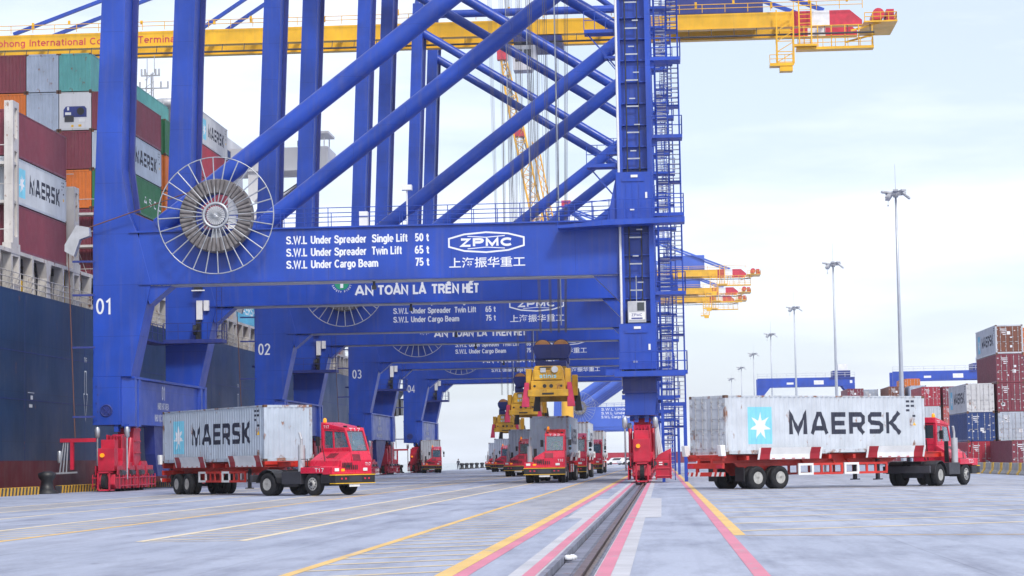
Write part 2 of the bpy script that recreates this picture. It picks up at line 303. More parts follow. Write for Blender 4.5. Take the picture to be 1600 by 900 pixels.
_gr = lambda x: [(x - .08, 1.24), (x + .06, 1.07)]; _ac = lambda x: [(x - .04, 1.10), (x + .10, 1.26)]; _ci = lambda x: [(x - .16, 1.06), (x, 1.20), (x + .16, 1.06)]; _dot = lambda x: [(x, -.2), (x, -.06)]; _ho = lambda x: [(x - .06, 1.22), (x + .05, 1.24), (x + .04, 1.12), (x, 1.05)]
for ch, base, marks in (('À', 'A', [_gr(.33)]), ('Ê', 'E', [_ci(.32)]), ('Ế', 'E', [_ci(.28), [(.46, 1.22), (.58, 1.36)]]), ('Ự', 'U', [[(.6, .95), (.7, 1.0), (.7, 1.1)], _dot(.34)]), ('Ả', 'A', [_ho(.33)]), ('Ộ', 'O', [_ci(.38), _dot(.38)]), ('Ũ', 'U', [[(.18, 1.1), (.28, 1.18), (.4, 1.1), (.5, 1.18)]]), ('Đ', 'D', [[(-.02, .5), (.3, .5)]])):
    GL[ch] = (GL[base][0], GL[base][1] + marks)
def text(mb, s, u0, u1, v0, cap, place, bold=.012):
    """letters from u0 to u1, baseline v0, capital height `cap`; place(u, v) -> point, u to the right and v up as read"""
    sp = .07; tot = sum(GL[c][0] for c in s) + sp * (len(s) - 1); ku = (u1 - u0) / tot
    o = Vector(place(0, 0)); nn = (Vector(place(1, 0)) - o).cross(Vector(place(0, 1)) - o)
    nn = nn.normalized() if nn.length > 1e-6 else Vector((0, 0, 0)); w = (.14 + bold) * min(cap, ku * 1.15); u = 0
    for c in s:
        wd, st = GL[c]
        for j, pl in enumerate(st):
            cl = pl[-1] == 'closed'; p2 = [(u0 + (u + p[0]) * ku, v0 + p[1] * cap) for p in (pl[:-1] if cl else pl)]
            stroke(mb, p2, w, lambda a, b, l: tuple(Vector(place(a, b)) + nn * l), .0012 * j, cl)
        u += wd + sp
def cjk(mb, s, u0, u1, v0, v1, place, bold=.02):
    vs, fs = text_verts(s, bold); xs = [v[0] for v in vs]; ys = [v[1] for v in vs]
    a, b, c, d = min(xs), max(xs), min(ys), max(ys)
    mb.add([place(u0 + (x - a) / (b - a) * (u1 - u0), v0 + (y - c) / (d - c) * (v1 - v0)) for x, y in vs], fs)
def stroke(mb, pts, w, place, lift=0, closed=False):
    """a flat mitred ribbon along 2-D points"""
    n = len(pts); P = [Vector(p) for p in pts]; out = []
    for i in range(n):
        a = P[i - 1] if (i or closed) else None; b = P[(i + 1) % n] if (i < n - 1 or closed) else None
        d0 = (P[i] - a).normalized() if a is not None else None; d1 = (b - P[i]).normalized() if b is not None else None
        if d0 is None: d0 = d1
        if d1 is None: d1 = d0
        n0 = Vector((-d0.y, d0.x)); n1 = Vector((-d1.y, d1.x)); m = (n0 + n1).normalized(); k = min(2.2, 1 / max(.3, m.dot(n0)))
        out.append((P[i] + m * w / 2 * k, P[i] - m * w / 2 * k))
    vs = [place(q.x, q.y, lift) for pr in out for q in pr]
    mb.add(vs, [(2 * i, 2 * i + 1, (2 * (i + 1) % (2 * n)) + 1, 2 * (i + 1) % (2 * n)) for i in range(n if closed else n - 1)])
LET = {'M': (1.0, [[(.1, 0), (.1, .91), (.5, .12), (.9, .91), (.9, 0)]]),
       'A': (1.0, [[(.08, 0), (.42, .92), (.58, .92), (.92, 0)], [(.2, .27), (.8, .27)]]),
       'E': (.82, [[(.82, .9), (.1, .9), (.1, .1), (.82, .1)], [(.19, .5), (.76, .5)]]),
       'R': (.9, [[(.1, 0), (.1, .9), (.68, .9), (.8, .78), (.8, .54), (.68, .42), (.2, .42)], [(.5, .36), (.82, 0)]]),
       'S': (.86, [[(.8, .9), (.2, .9), (.1, .8), (.1, .62), (.2, .52), (.68, .48), (.78, .38), (.78, .2), (.68, .1), (.06, .1)]]),
       'K': (.9, [[(.1, 0), (.1, 1)], [(.78, 1), (.3, .5), (.82, 0)]]),
       'L': (.8, [[(.1, 1), (.1, .1), (.8, .1)]])}
def block_word(mb, s, u0, u1, v0, h, place, w=.2):
    tot = sum(LET[c][0] for c in s) + .2 * (len(s) - 1); k = (u1 - u0) / tot; u = 0
    for c in s:
        wd, st = LET[c]
        for j, pl in enumerate(st):
            stroke(mb, [(u0 + (u + x) * k, v0 + y * h) for x, y in pl], w * min(k, h), lambda a, b, l: place(a, b, l), .0012 * j)
        u += wd + .2
def star(mb, cu, cv, ro, ri, place, n=7, lift=.002):
    vs = [place(cu, cv, lift)]
    for i in range(2 * n):
        a = math.pi / 2 + math.pi * i / n; r = ro if i % 2 == 0 else ri; vs.append(place(cu + r * math.cos(a), cv + r * math.sin(a), lift))
    mb.add(vs, [(0, 1 + i, 1 + (i + 1) % (2 * n)) for i in range(2 * n)])
def railing(mb, pts, h=1.1, post=1.5, r=.028, rails=(.55, 1.1)):
    for a, b in zip(pts[:-1], pts[1:]):
        a = Vector(a); b = Vector(b); n = max(1, round((b - a).length / post))
        for i in range(n + 1):
            p = a.lerp(b, i / n); mb.tube(p, p + Vector((0, 0, h)), r, n=5, cap=False)
        for z in rails: mb.tube(a + Vector((0, 0, z)), b + Vector((0, 0, z)), r, n=5, cap=False)

# ------------------------------------------------------------------ ground, water, markings
def gz(x): return 0 if x < 2.6 else -(min(x, 22) - 2.6) * .011
YN, YF = -40, 2600
def profile_sheet(name, prof, y0, y1, mat, **k):
    m = MB()
    for (xa, za), (xb, zb) in zip(prof[:-1], prof[1:]):
        m.add([(xa, y0, za), (xb, y0, zb), (xb, y1, zb), (xa, y1, za)], [(0, 1, 2, 3)])
    return tag(m.build(name, mat), **k)
profile_sheet('quay_apron', [(-33.2, -9), (-33.2, 0), (-.42, 0), (-.42, -.16), (.26, -.16), (.26, 0), (2.6, 0), (22, gz(22)), (1800, gz(22))], YN, YF, APRON, kind='structure')
m = MB(); m.add([(-3500, -800, -3.2), (-33.3, -800, -3.2), (-33.3, 4800, -3.2), (-3500, 4800, -3.2)], [(0, 1, 2, 3)]); m.add([(-33.3, 2600, -3.2), (3500, 2600, -3.2), (3500, 4800, -3.2), (-33.3, 4800, -3.2)], [(0, 1, 2, 3)])
tag(m.build('sea_water', SEA), kind='structure')
def patch(mb, pts, z=.004):
    mb.add([(x, y, gz(x) + z) for x, y in pts], [tuple(range(len(pts)))])
def vline(mb, x, w, y0, y1, z=.008): patch(mb, [(x - w / 2, y0), (x + w / 2, y0), (x + w / 2, y1), (x - w / 2, y1)], z)
st = MB()
for a, b, s in ((-40, 52.3, 1), (77, 116, 1), (116, 800, 1)):
    patch(st, [(-.80, a), (-.43, a), (-.43, b), (-.80, b)]); patch(st, [(.265, a), (.70, a), (.70, b), (.265, b)])
for a, b in ((52.3, 63.5), (63.6, 76.9)):
    patch(st, [(-1.2, a), (-.43, a), (-.43, b), (-1.2, b)]); patch(st, [(.265, a), (1.08, a), (1.08, b), (.265, b)])
tag(st.build('concrete_strip', STRIP), kind='structure')
rd = MB()
for a, b in ((-40, 52.0), (52.5, 76.6), (77.2, 800)):
    patch(rd, [(-.62, a), (-.46, a), (-.46, b), (-.62, b)], .009); patch(rd, [(.28, a), (.47, a), (.47, b), (.28, b)], .009)
vline(rd, -1.40, .19, -40, 800, .004); vline(rd, 2.28, .20, -40, 800, .004)
tag(rd.build('red_line_marking', MRED), kind='structure')
yl = MB(); vline(yl, -1.62, .24, -40, 800, .004); vline(yl, -3.70, .17, -40, 800, .004)
patch(yl, [(2.385, 39.6), (2.60, 39.6), (2.60, 800), (2.385, 800)], .004); patch(yl, [(2.61, 39.45), (21.9, 39.45), (21.9, 39.62), (2.61, 39.62)], .004)
vline(yl, -11.85, .20, -40, 700, .004)
tag(yl.build('yellow_line_marking', MYEL), kind='structure')
wl = MB()
for x, a in ((-8.77, 40.8), (-6.75, 40.5), (-14.1, -40), (-17.6, -40), (-23.0, -40), (-20.4, -40)): vline(wl, x, .19, a, 700, .004)
patch(wl, [(-8.70, 40.62), (-6.82, 40.62), (-6.82, 40.74), (-8.70, 40.74)], .004)
tag(wl.build('pale_line_marking', MWHT), kind='structure')
hm = MB()
def hatch(x0, x1, y0, y1, step, slope, w):
    y = y0
    while y < y1:
        patch(hm, [(x0, y), (x1, y + (x1 - x0) * slope), (x1, y + (x1 - x0) * slope + w), (x0, y + w)], .004); y += step
hatch(-3.60, -1.76, 20, 230, 1.72, .62, .26)
hatch(-8.69, -6.83, 41.3, 230, 1.72, .35, .3)
hatch(-14.0, -11.95, 30, 230, 1.72, .35, .3)
hatch(-22.9, -20.5, 40, 200, 1.72, .35, .3)
hatch(2.62, 21.9, 41.8, 190, 4.65, .82, .42)
tag(hm.build('hatch_marking', MHAT), kind='structure')
# sunk crane rail, its channel lips and clips
rl = MB(); rl.prism([(-.03, -.16), (.13, -.16), (.13, -.13), (.075, -.11), (.075, -.05), (.10, -.04), (.10, -.005), (.0, -.005), (.0, -.04), (.025, -.05), (.025, -.11), (-.03, -.13)], -40, 800)
tag(rl.build('crane_rail', RAILM), kind='structure')
tr = MB(); tr.box(-.418, -.35, -40, 800, -.158, .006); tr.box(.232, .257, -40, 800, -.158, .004); tr.box(-.33, -.12, -40, 400, -.158, -.10)
y = 24
while y < 110:
    tr.box(.14, .225, y, y + .16, -.158, -.09); tr.box(-.115, -.04, y, y + .16, -.158, -.10); y += .3
tag(tr.build('rail_trench', TRENCH), kind='structure')
b = MB(); rng = random.Random(3)
for i in range(9): b.lathe([(.001, -.04), (.05 + rng.random() * .03, -.02), (.06, .02), (.001, .05)], 'z', (-.32 + .03 * (i % 3) + rng.random() * .05, 32.3 + .05 * (i // 3) + rng.random() * .05, -.05 + .02 * rng.random()), 8)
tag(b.build('plastic_bag', BINW), 'crumpled white plastic litter lying in the rail trench', 'litter')
# kerbs along the quay edge
def kerb(y0, y1, label):
    o = empty('striped_kerb', (-33.0, y0, 0), label=label, cat='kerb', group='striped kerbs along the quay edge')
    MB().box(-.18, .18, 0, y1 - y0, 0, .42).build('block', DGREY, o, bevel=.03)
    k = MB(); y = .1
    while y < y1 - y0 - .35:
        k.prism([(y, .0), (y + .3, .0), (y + .45, .424), (y + .15, .424)], -.184, .184, 'x'); y += .62
    k.build('stripe', CURBY, o)
kerb(100, 117.2, 'yellow and black striped kerb at the far left of the quay edge')
kerb(121.6, 137, 'yellow and black striped kerb beside the first red crane bogie')
kerb(142, 160, 'yellow and black striped kerb behind the left container truck')
def bollard(y, label, s=1.0, x=-33.0):
    o = MB(); o.lathe([(.55 * s, 0), (.55 * s, .1 * s), (.34 * s, .2 * s), (.28 * s, .62 * s), (.42 * s, .8 * s), (.44 * s, .98 * s), (.2 * s, 1.08 * s)], 'z', (0, 0, 0), 16)
    return tag(o.build('mooring_bollard', BLACK, loc=(x, y, 0)), label, 'bollard', 'mooring bollards on the quay edge')
bollard(119.4, 'black mooring bollard between two striped kerbs', 1.15)
bollard(283.5, 'black bollard beside the bogie of crane 04', 1.0)
for y, l in ((372, 'nearest of the far row of dark bollards, next to the standing person'), (381, 'second dark bollard beyond the person on the far quay edge'), (391, 'third dark bollard beyond the person on the far quay edge'),
             (402, 'fourth dark bollard beyond the person on the far quay edge'), (414, 'fifth dark bollard beyond the person on the far quay edge'), (427, 'farthest dark bollard of the far quay row, nearest the parked trucks')): bollard(y, l, 1.0)

# ------------------------------------------------------------------ ship-to-shore cranes (local origin: landside rail, front face of the front frame)
D_ = 19.0                                     # front frame to rear frame
def bogie(root, x, y0):
    """red travelling gear under one corner; runs along the rail, centred at y0"""
    b = MB()
    b.prism([(y0 - 2.3, 1.3), (y0 - 2.2, 3.0), (y0 - 1.0, 3.35), (y0 - .75, 1.5)], x - .46, x + .46, 'x')
    b.prism([(y0 + .2, 3.75), (y0 + 1.7, 3.75), (y0 + 1.9, 1.2), (y0 + .3, 1.2), (y0 + .0, 2.3)], x - .46, x + .50, 'x')
    b.prism([(y0 - 2.2, 1.0), (y0 + 2.2, 1.0), (y0 + 2.0, 1.55), (y0 - .2, 1.7), (y0 - 2.0, 1.55)], x - .42, x + .42, 'x'); b.prism([(y0 - .8, 2.7), (y0 + .3, 3.3), (y0 + .3, 2.6), (y0 - .8, 1.9)], x - .30, x + .30, 'x')
    for s in (-1, 1):
        b.prism([(y0 + s * 2.3 - 1.6, 1.0), (y0 + s * 2.3 - .6, 1.75), (y0 + s * 2.3 + .6, 1.75), (y0 + s * 2.3 + 1.6, 1.0), (y0 + s * 2.3, .75)], x - .62, x + .62, 'x')
    for i in range(5): b.box(x - .40 + .19 * i - .025, x - .40 + .19 * i + .025, y0 - 2.45, y0 - 1.9, 2.4, 3.25)
    for sx in (-.46, .40): b.box(x + sx, x + sx + .08, y0 - 2.6, y0 - 1.9, 1.4, 3.3)
    b.box(x - .5, x + .54, y0 + .1, y0 + 1.8, 3.55, 3.68)
    for z in (2.2, 2.9): b.box(x + .50, x + .58, y0 + .3, y0 + 1.7, z, z + .08)
    b.box(x - .55, x + .55, y0 - 2.75, y0 - 2.0, 1.5, 2.5)
    b.tube((x + .66, y0 - 1.3, 3.1), (x + .66, y0 - 2.0, 1.3), .12, n=8); b.tube((x - .66, y0 - 1.3, 3.1), (x - .66, y0 - 2.0, 1.3), .12, n=8)
    e = b.build('bogie', BRED, root, bevel=.02)
    t = MB()
    for s in (-1, 1):
        for q in (-1, 1):
            yc = y0 + s * 2.3 + q * 1.15
            t.prism([(yc - .95, .42), (yc - .8, 1.0), (yc + .8, 1.0), (yc + .95, .42), (yc + .5, .18), (yc - .5, .18)], x - .5, x + .5, 'x')
            t.box(x + .62, x + .66, yc - .95, yc + .95, .95, 1.5); t.box(x - .66, x - .62, yc - .95, yc + .95, .95, 1.5)
        for zz in (.35, .8):
            for sx in (-1, 1): t.tube((x + sx * .78, y0 + s * .1, zz), (x + sx * .78, y0 + s * 4.5, zz), .045, n=6)
        for k in range(6):
            yy = y0 + s * (.2 + .84 * k)
            for sx in (-1, 1): t.box(x + sx * .78 - .03, x + sx * .78 + .03, yy - .04, yy + .04, .18, 1.0); t.bar((x + sx * .55, yy, .8), (x + sx * .78, yy, .8), .06)
    for sx in (-.33, .33): t.box(x + sx - .045, x + sx + .045, y0 - 5.0, y0 - 4.9, .06, 1.15); t.box(x + sx - .045, x + sx + .045, y0 - 5.0, y0 - 3.9, 1.07, 1.16); t.box(x + sx - .045, x + sx + .045, y0 - 5.0, y0 - 3.9, .06, .14)
    t.box(x - .37, x + .37, y0 - 5.0, y0 - 4.9, .06, .15); t.box(x - .37, x + .37, y0 - 5.0, y0 - 4.9, 1.07, 1.17)
    t.box(x - .48, x + .48, y0 - 4.4, y0 - 3.5, 1.2, 2.5); t.box(x - .40, x + .40, y0 - 4.0, y0 - 3.2, 2.45, 3.0)
    t.build('wheel_truck', BRED, e, bevel=.015)
    w = MB()
    for s in (-1, 1):
        for q in (-1, 1):
            for z in (-.42, .42): w.tube((x - .16, y0 + s * 2.3 + q * 1.15 + z, .32), (x + .16, y0 + s * 2.3 + q * 1.15 + z, .32), .32, n=16)
    w.tube((x - .12, y0 - 4.75, .62), (x + .12, y0 - 4.75, .62), .40, n=18)
    w.build('wheel', RUBBER, e)
    g = MB()
    for s in (-1, 1):
        for q in (-1, 1):
            for sx in (-1, 1): g.tube((x + sx * .68, y0 + s * 2.3 + q * 1.15 - .45, 1.08), (x + sx * .68, y0 + s * 2.3 + q * 1.15 + .45, 1.08), .17, n=10)
    g.build('drive_motor', DGREY, e)
    for sx in (-.95, .80):
        p = MB(); p.tube((x + sx, y0 - 2.7, .7), (x + sx, y0 - 2.7, 3.2), .055, n=8); p.lathe([(.06, 3.1), (.15, 3.2), (.16, 3.6), (.1, 3.75)], 'z', (x + sx, y0 - 2.7, 0), 10); p.build('conduit', GALV, e)
    q = MB()
    for sy in (-.6, 1.4):
        for dx in (-.3, .3): q.box(x + dx - .12, x + dx + .12, y0 + sy - .3, y0 + sy + .3, 3.5, 3.95)
    q.build('pivot_lug', BLUE, e)
    if x < -5:
        q = MB(); q.prism([(y0 + 6.0, 3.95), (y0 + 14.5, 3.95), (y0 + 13.2, 2.6), (y0 + 9.4, .8), (y0 + 7.0, .8), (y0 + 6.3, 2.2)], x - .3, x + .35, 'x')
        if y0 < 10: q.build('tie_down_bracket', BLUE2, root)  # the bracket's darker blue stands in for shade under the sill
    MB().tube((x - .2, y0 - 4.6, 2.1), (x - .2, y0 - 4.42, 2.1), .12, n=10).build('beacon', ORANGE, e)
    c = MB(); c.box(x + .75, x + 1.65, y0 - 3.6, y0 - 2.5, .25, 1.3); c.prism([(x + .75, 1.3), (x + 1.65, 1.3), (x + 1.65, 1.95), (x + .95, 1.6)], y0 - 3.55, y0 - 2.55)
    if x > -5:
        c.box(x + .70, x + 1.7, y0 - 3.66, y0 - 3.6, .78, .86); c.box(x + .70, x + 1.7, y0 - 3.66, y0 - 3.6, .34, .42); c.box(x + 1.58, x + 1.66, y0 - 3.68, y0 - 3.6, .2, 1.7)
        cc = c.build('cable_drum_cover', BRED, e, bevel=.05)
        k = MB(); k.box(x + .95, x + 1.15, y0 - 3.63, y0 - 3.6, 1.0, 1.06); k.box(x + .95, x + 1.15, y0 - 3.63, y0 - 3.6, 1.12, 1.18); k.build('label_plate', WHITE, cc); k = MB(); k.box(x + 1.25, x + 1.45, y0 - 3.63, y0 - 3.6, .98, 1.12); k.build('slot', BLACK, cc)
        hs = MB()
        for i in range(3): hs.tube((x + .78 + .06 * i, y0 - 2.0, 3.3), (x + .98 + .10 * i, y0 - 2.4, 1.35), .08, n=8)
        hs.build('hose', LGREY, e)
    else: c = None
    return e

def stair_tower(root, top=60):
    x0, xm, x1 = 1.22, 1.93, 2.62; f = MB(); tr_ = MB(); z = 0.0; H = 4.6
    levels = []
    zs = [0.15, 6.48 - 4.6, 6.48, 10.9, 15.4, 20.1, 24.8, 29.4, 34, 38.6, 43.2, 47.8, 52.4, 57]
    zs = [0.15] + [6.48 + 4.6 * i for i in range(12)]
    ya, yb = .2, 3.9
    def flight(xa, xb, ya, za, yb, zb):
        n = max(4, int((zb - za) / .24))
        for i in range(n):
            t = (i + .5) / n; y = ya + (yb - ya) * t; zz = za + (zb - za) * t
            tr_.box(xa + .05, xb - .05, y - .12, y + .12, zz - .018, zz + .018)
        for x in (xa + .04, xb - .04):
            f.bar((x, ya, za), (x, yb, zb), .05, .22)
            for h in (.55, 1.05): f.tube((x, ya, za + h), (x, yb, zb + h), .02, n=5, cap=False)
            for i in range(4):
                t = i / 3; p = (x, ya + (yb - ya) * t, za + (zb - za) * t); f.tube(p, (p[0], p[1], p[2] + 1.05), .02, n=5, cap=False)
    for a, b_ in zip(zs[:-1], zs[1:]):
        zm = (a + b_) / 2
        flight(x0, xm, ya + .9, a, yb - .9, zm); flight(xm, x1, yb - .9, zm, ya + .9, b_)
        f.box(x0, x1, yb - .9, yb + .1, zm - .12, zm)                 # half landing
        f.box(x0 - .25, x1 + .12, ya - .6, ya + .9, b_ - .2, b_)       # main landing
        railing(f, [(x0, yb + .1, zm), (x1, yb + .1, zm), (x1, yb - .9, zm)], post=.9, r=.03)
        railing(f, [(x0 - .2, ya - .6, b_), (x1 + .1, ya - .6, b_), (x1 + .1, ya + .9, b_)], post=.8, r=.03)
        f.box(x0 - .35, x0 - .05, ya - .3, ya, b_ - .62, b_ - .2)
    for x, y in ((x0, yb), (x1, yb)): f.box(x - .05, x + .05, y - .05, y + .05, 0, zs[-1])
    for x in (x0 + .0, x1 - .1):
        f.box(x - .09, x + .09, ya - .1, ya + .1, 0, 4.5); f.box(x - .08, x + .08, 2.2, 2.36, 0, 4.5)
    f.box(x0 - .1, x1, ya - .12, ya + .12, 4.4, 4.62)
    o = f.build('stair_tower', BLUE, root); tr_.build('tread', GRATE, o)
    return o

def make_crane(name, far=False, bz0=12.23, bz1=15.28, tube=.60, reelR=3.45):
    root = empty(name)
    top = 62.0
    for y in (0, D_):
        # waterside leg
        lg = MB()
        lg.prism([(-32.4, 6.75), (-32.4, 15.1), (-31.85, 29), (-30.45, top), (-29.05, top), (-30.40, 29), (-30.66, 19.2), (-30.28, 16.6), (-29.7, bz1), (-28.9, bz0 - .02), (-30.12, 6.75)], y, y + 2.1)
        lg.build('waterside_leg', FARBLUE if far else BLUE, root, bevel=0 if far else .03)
        bm_ = MB(); bm_.box(-29.6, -1.0, y + .02, y + 1.6, bz0, bz1)
        if not far:
            bm_.box(-29.6, -1.0, y - .10, y + 1.72, bz0 - .07, bz0 + .02); bm_.box(-30.2, -.9, y - .12, y + 2.6, bz1, bz1 + .1)
            bm_.prism([(-29.0, 11.0), (-27.6, 12.18), (-29.4, 12.18)], y + .1, y + 1.5); bm_.prism([(-.95, 10.4), (-.95, 12.18), (-2.7, 12.18)], y + .1, y + 1.5)
            bm_.prism([(-30.3, 16.6), (-27.4, bz1 + .1), (-30.3, bz1 + .1)], y + .5, y + 1.3)
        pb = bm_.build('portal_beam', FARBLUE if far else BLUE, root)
        if not far:
            MB().box(-29.4, -1.2, y + .10, y + 1.5, bz0 - .14, bz0 - .071).build('soffit_plate', LGREY, pb)
            q = MB()
            for xx in (-15.6,): q.tube((xx, y + .3, bz0 - .5), (xx, y + .3, bz0 - .1), .08, n=8); q.cbox((xx, y + .3, bz0 - .5), (.24, .3, .24))
            q.build('floodlight', BLACK, pb)
        # landside column
        c = MB(); c.box(-.95, .95, y + .3, y + 2.1, 3.9, top)
        if not far:
            c.box(-.95, -.80, y - .25, y + .3, 5.4, top); c.box(.66, .95, y - .35, y + .3, 5.4, top)
            for i in range(40): c.box(-.80, .66, y + .05, y + .3, 9.4 + 1.28 * i, 9.48 + 1.28 * i)
            c.prism([(-.95, 5.3), (.95, 5.3), (.78, 3.9), (-.9, 3.9)], y - .2, y + 2.2)
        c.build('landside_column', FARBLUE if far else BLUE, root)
        t = MB()
        yc = y + 1.0
        a = Vector((-28.6, yc, bz1 + .4)); b = Vector((-.7, yc, 36.8)); t.tube(a, b, tube, n=20); t.build('diagonal_brace', FARBLUE if far else BLUE, root); t = MB()
        b2 = Vector((-29.9, yc, 58.6)); t.tube(b2, Vector((-.7, yc, 40.2)), tube * .92, n=20)
        t.build('diagonal_brace', FARBLUE if far else BLUE, root)
        MB().tube((-30.2, yc, 60.6), (0, yc, 60.6), .52, n=14).build('top_tie', FARBLUE if far else BLUE, root)
    # sill beams and cross ties along the rail
    s = MB(); s.box(-32.42, -30.75, -.02, D_ + 2.1, 3.9, 6.75); s.box(-32.5, -29.95, .25, D_ + 1.9, 6.62, 6.76)
    s.box(-30.75, -30.2, .6, D_ + 1.5, 3.92, 6.6)
    for yy in (.2, 1.2, D_ - .2, D_ + 1.2): s.prism([(-30.76, yy), (-29.98, yy + .15), (-29.98, yy + .75), (-30.76, yy + .9)], 3.8, 6.74, 'z')
    sb = s.build('sill_beam', FARBLUE if far else BLUE, root, bevel=0 if far else .02)
    s2 = MB(); s2.box(-.7, .7, 2.1, D_, 4.2, 6.4); s2.build('sill_beam', FARBLUE if far else BLUE, root)
    if not far:
        p = MB(); p.ring((-31.6, -.04, 4.75), .33, .05, 'y', 24); p.tube((-31.6, -.06, 4.75), (-31.6, -.02, 4.75), .26, n=20); p.bar((-31.8, -.08, 4.95), (-31.4, -.08, 4.55), .05); p.bar((-31.8, -.08, 4.55), (-31.4, -.08, 4.95), .05)
        for i in range(5): p.cbox((-32.2 + .08 * (i % 2), -.03, 4.2 + .5 * i), (.05, .06, .08))
        p.build('inspection_hatch', BLUE2, sb)
        l = MB(); P = lambda u, v: (-29.955, u, v)
        P2 = lambda u, v: (-30.195, u, v)
        text(l, '01' if False else 'HARD HAT AREA', 7.2, 10.2, 4.95, .42, P2); text(l, 'KHU VỰC PHẢI ĐỘI MŨ', 6.4, 11.0, 4.2, .42, P2)
        l.build('lettering', WLET, sb)
    for x in (-30.75, 0):
        for y0 in (1.0, D_ + 1.1): bogie(root, x, y0) if not far else None
    if far:
        f = MB()
        for x in (-31.3, 0):
            for y0 in (1, D_ + 1): f.prism([(y0 - 4.5, .1), (y0 - 4, 1.4), (y0 - 1, 3.9), (y0 + 1, 3.9), (y0 + 4, 1.4), (y0 + 4.5, .1)], x - .6, x + .6, 'x')
        f.build('bogie', BRED, root)
    # dark cable tray on the waterside legs
    if not far:
        for y in (0, D_):
            t = MB(); t.prism([(-30.63, 19.4), (-30.25, 16.7), (-29.97, 16.7), (-30.33, 19.4), (-30.07, 29), (-28.72, top), (-29.02, top), (-30.37, 29)], y + 1.75, y + 2.05); t.build('cable_tray', BLUE2, root)
    # twin yellow girder with boom, underside walkway, red and white landside end
    def gx(y): return [(y, 58.4, 60.4)]
    g = MB()
    for y in (5.2, 12.6):
        g.box(-92, 20.0, y, y + 1.1, 58.4, 60.4); g.box(-92, 29.0, y - .12, y + 1.22, 58.32, 58.41)
    for i in range(20): g.box(-90 + 6 * i, -89.4 + 6 * i, 6.3, 12.6, 60.0, 60.38)
    g.box(29.2, 33.6, 4.6, 14.2, 58.55, 58.75); g.bar((27.5, 5.4, 57.6), (31.5, 5.4, 58.6), .25); g.bar((27.5, 13.4, 57.6), (31.5, 13.4, 58.6), .25)
    gi = g.build('girder', YELLOW, root)
    for y in (5.2, 12.6):
        e1 = MB(); e2 = MB()
        e1.box(20.0, 22.3, y, y + 1.1, 58.4, 60.4); e1.build('red_girder_band', CRED, gi); e2.box(22.3, 24.7, y, y + 1.1, 58.4, 60.4); e1 = MB()
        e1.prism([(24.7, 58.4), (24.7, 60.4), (27.4, 60.4), (29.0, 59.0), (29.0, 58.4)], y, y + 1.1)
        e1.build('red_girder_end', CRED, gi); e2.build('white_girder_band', WHITE, gi)
    mb = MB(); mb.tube((31.2, 5.5, 59.8), (31.2, 9.5, 59.8), .8, n=14); mb.box(32.2, 33.2, 5, 9, 58.75, 60.3); mb.build('end_winch', CRED, gi)
    w = MB(); w.tube((-92, 4.6, 57.2), (30.5, 4.6, 57.2), .13, n=6)
    for i in range(41): w.tube((-90 + 3 * i, 4.6, 57.2), (-90 + 3 * i, 5.2, 58.4), .06, n=4, cap=False)
    w.build('festoon_rail', DGREY, gi)
    rr = MB()
    if not far:
        railing(rr, [(-92, 4.3, 60.4), (29, 4.3, 60.4)], post=3, r=.05)
        for i in range(24): rr.cbox((-88 + 5 * i, 4.6, 61.2 + (i % 3) * .3), (.3, .3, .5 + .3 * (i % 2)))
    else: railing(rr, [(-92, 4.3, 60.4), (29, 4.3, 60.4)], post=6, r=.06)
    railing(rr, [(29.3, 4.7, 58.75), (33.5, 4.7, 58.75), (33.5, 14.1, 58.75)], post=1.2, r=.06)
    rr.build('walkway_rail', YELLOW, gi)
    hp = MB(); hp.box(20.2, 30.4, 4.6, 6.4, 55.1, 55.45); railing(hp, [(20.4, 4.6, 55.45), (30.3, 4.6, 55.45), (30.3, 6.3, 55.45)], post=1.6, r=.05)
    for i in range(6): hp.box(21.2 + 1.8 * i, 21.34 + 1.8 * i, 5.0, 5.14, 55.4, 58.4)
    hp.build('hanging_platform', YELLOW, gi)
    hp = MB(); hp.box(16.6, 19.6, 3.9, 5.6, 52.9, 53.3); hp.box(17.9, 19.6, 4.0, 5.5, 52.2, 52.9)
    for x in (17.6, 19.8):
        for y in (4.0, 5.5): hp.box(x - .09, x + .09, y - .09, y + .09, 53.2, 60.4)
    for i in range(5): hp.bar((17.6, 4.0, 53.4 + 1.4 * i), (19.8, 4.0, 54.7 + 1.4 * i), .1); hp.bar((17.6, 4.0, 53.4 + 1.4 * i), (19.8, 4.0, 53.4 + 1.4 * i), .1)
    railing(hp, [(16.6, 3.9, 53.3), (19.6, 3.9, 53.3)], post=1, r=.05); hp.build('hanging_cage', YELLOW, gi)
    hp = MB(); hp.box(19.9, 22.9, 4.1, 5.1, 55.5, 55.8)
    for x in (20.6, 22.2): hp.box(x - .09, x + .09, 4.2, 4.38, 55.7, 61.6)
    for i in range(9): hp.bar((20.6, 4.3, 56.2 + .6 * i), (22.2, 4.3, 56.2 + .6 * i), .07)
    hp.build('boom_ladder', YELLOW, gi)
    # apex frame and stays
    a = MB(); am = Vector((-27.5, D_ / 2 + 1, 82))
    for y in (1, D_ + 1): a.tube((-29.8, y, 61.5), (-27.5, D_ / 2 + 1 + (y - D_ / 2 - 1) * .35, 82), .62, .5, n=10); a.tube((-.2, y, 61.5), (-27.0, D_ / 2 + 1 + (y - D_ / 2 - 1) * .35, 81), .42, n=8)
    a.tube((-27.5, 5.2, 82), (-27.5, 14.8, 82), .5, n=8); ap = a.build('apex_frame', FARBLUE if far else BLUE, root)
    stv = MB()
    for y in (5.6, 13.2):
        stv.bar((-27.5, y, 81.6), (24, y, 60.5), .4, .55); stv.bar((-27.5, y, 81.6), (-60, y, 60.6), .35, .5); stv.bar((-27.5, y, 81.2), (-86, y, 60.6), .35, .5)
    stv.build('stay', FARBLUE if far else BLUE, root)
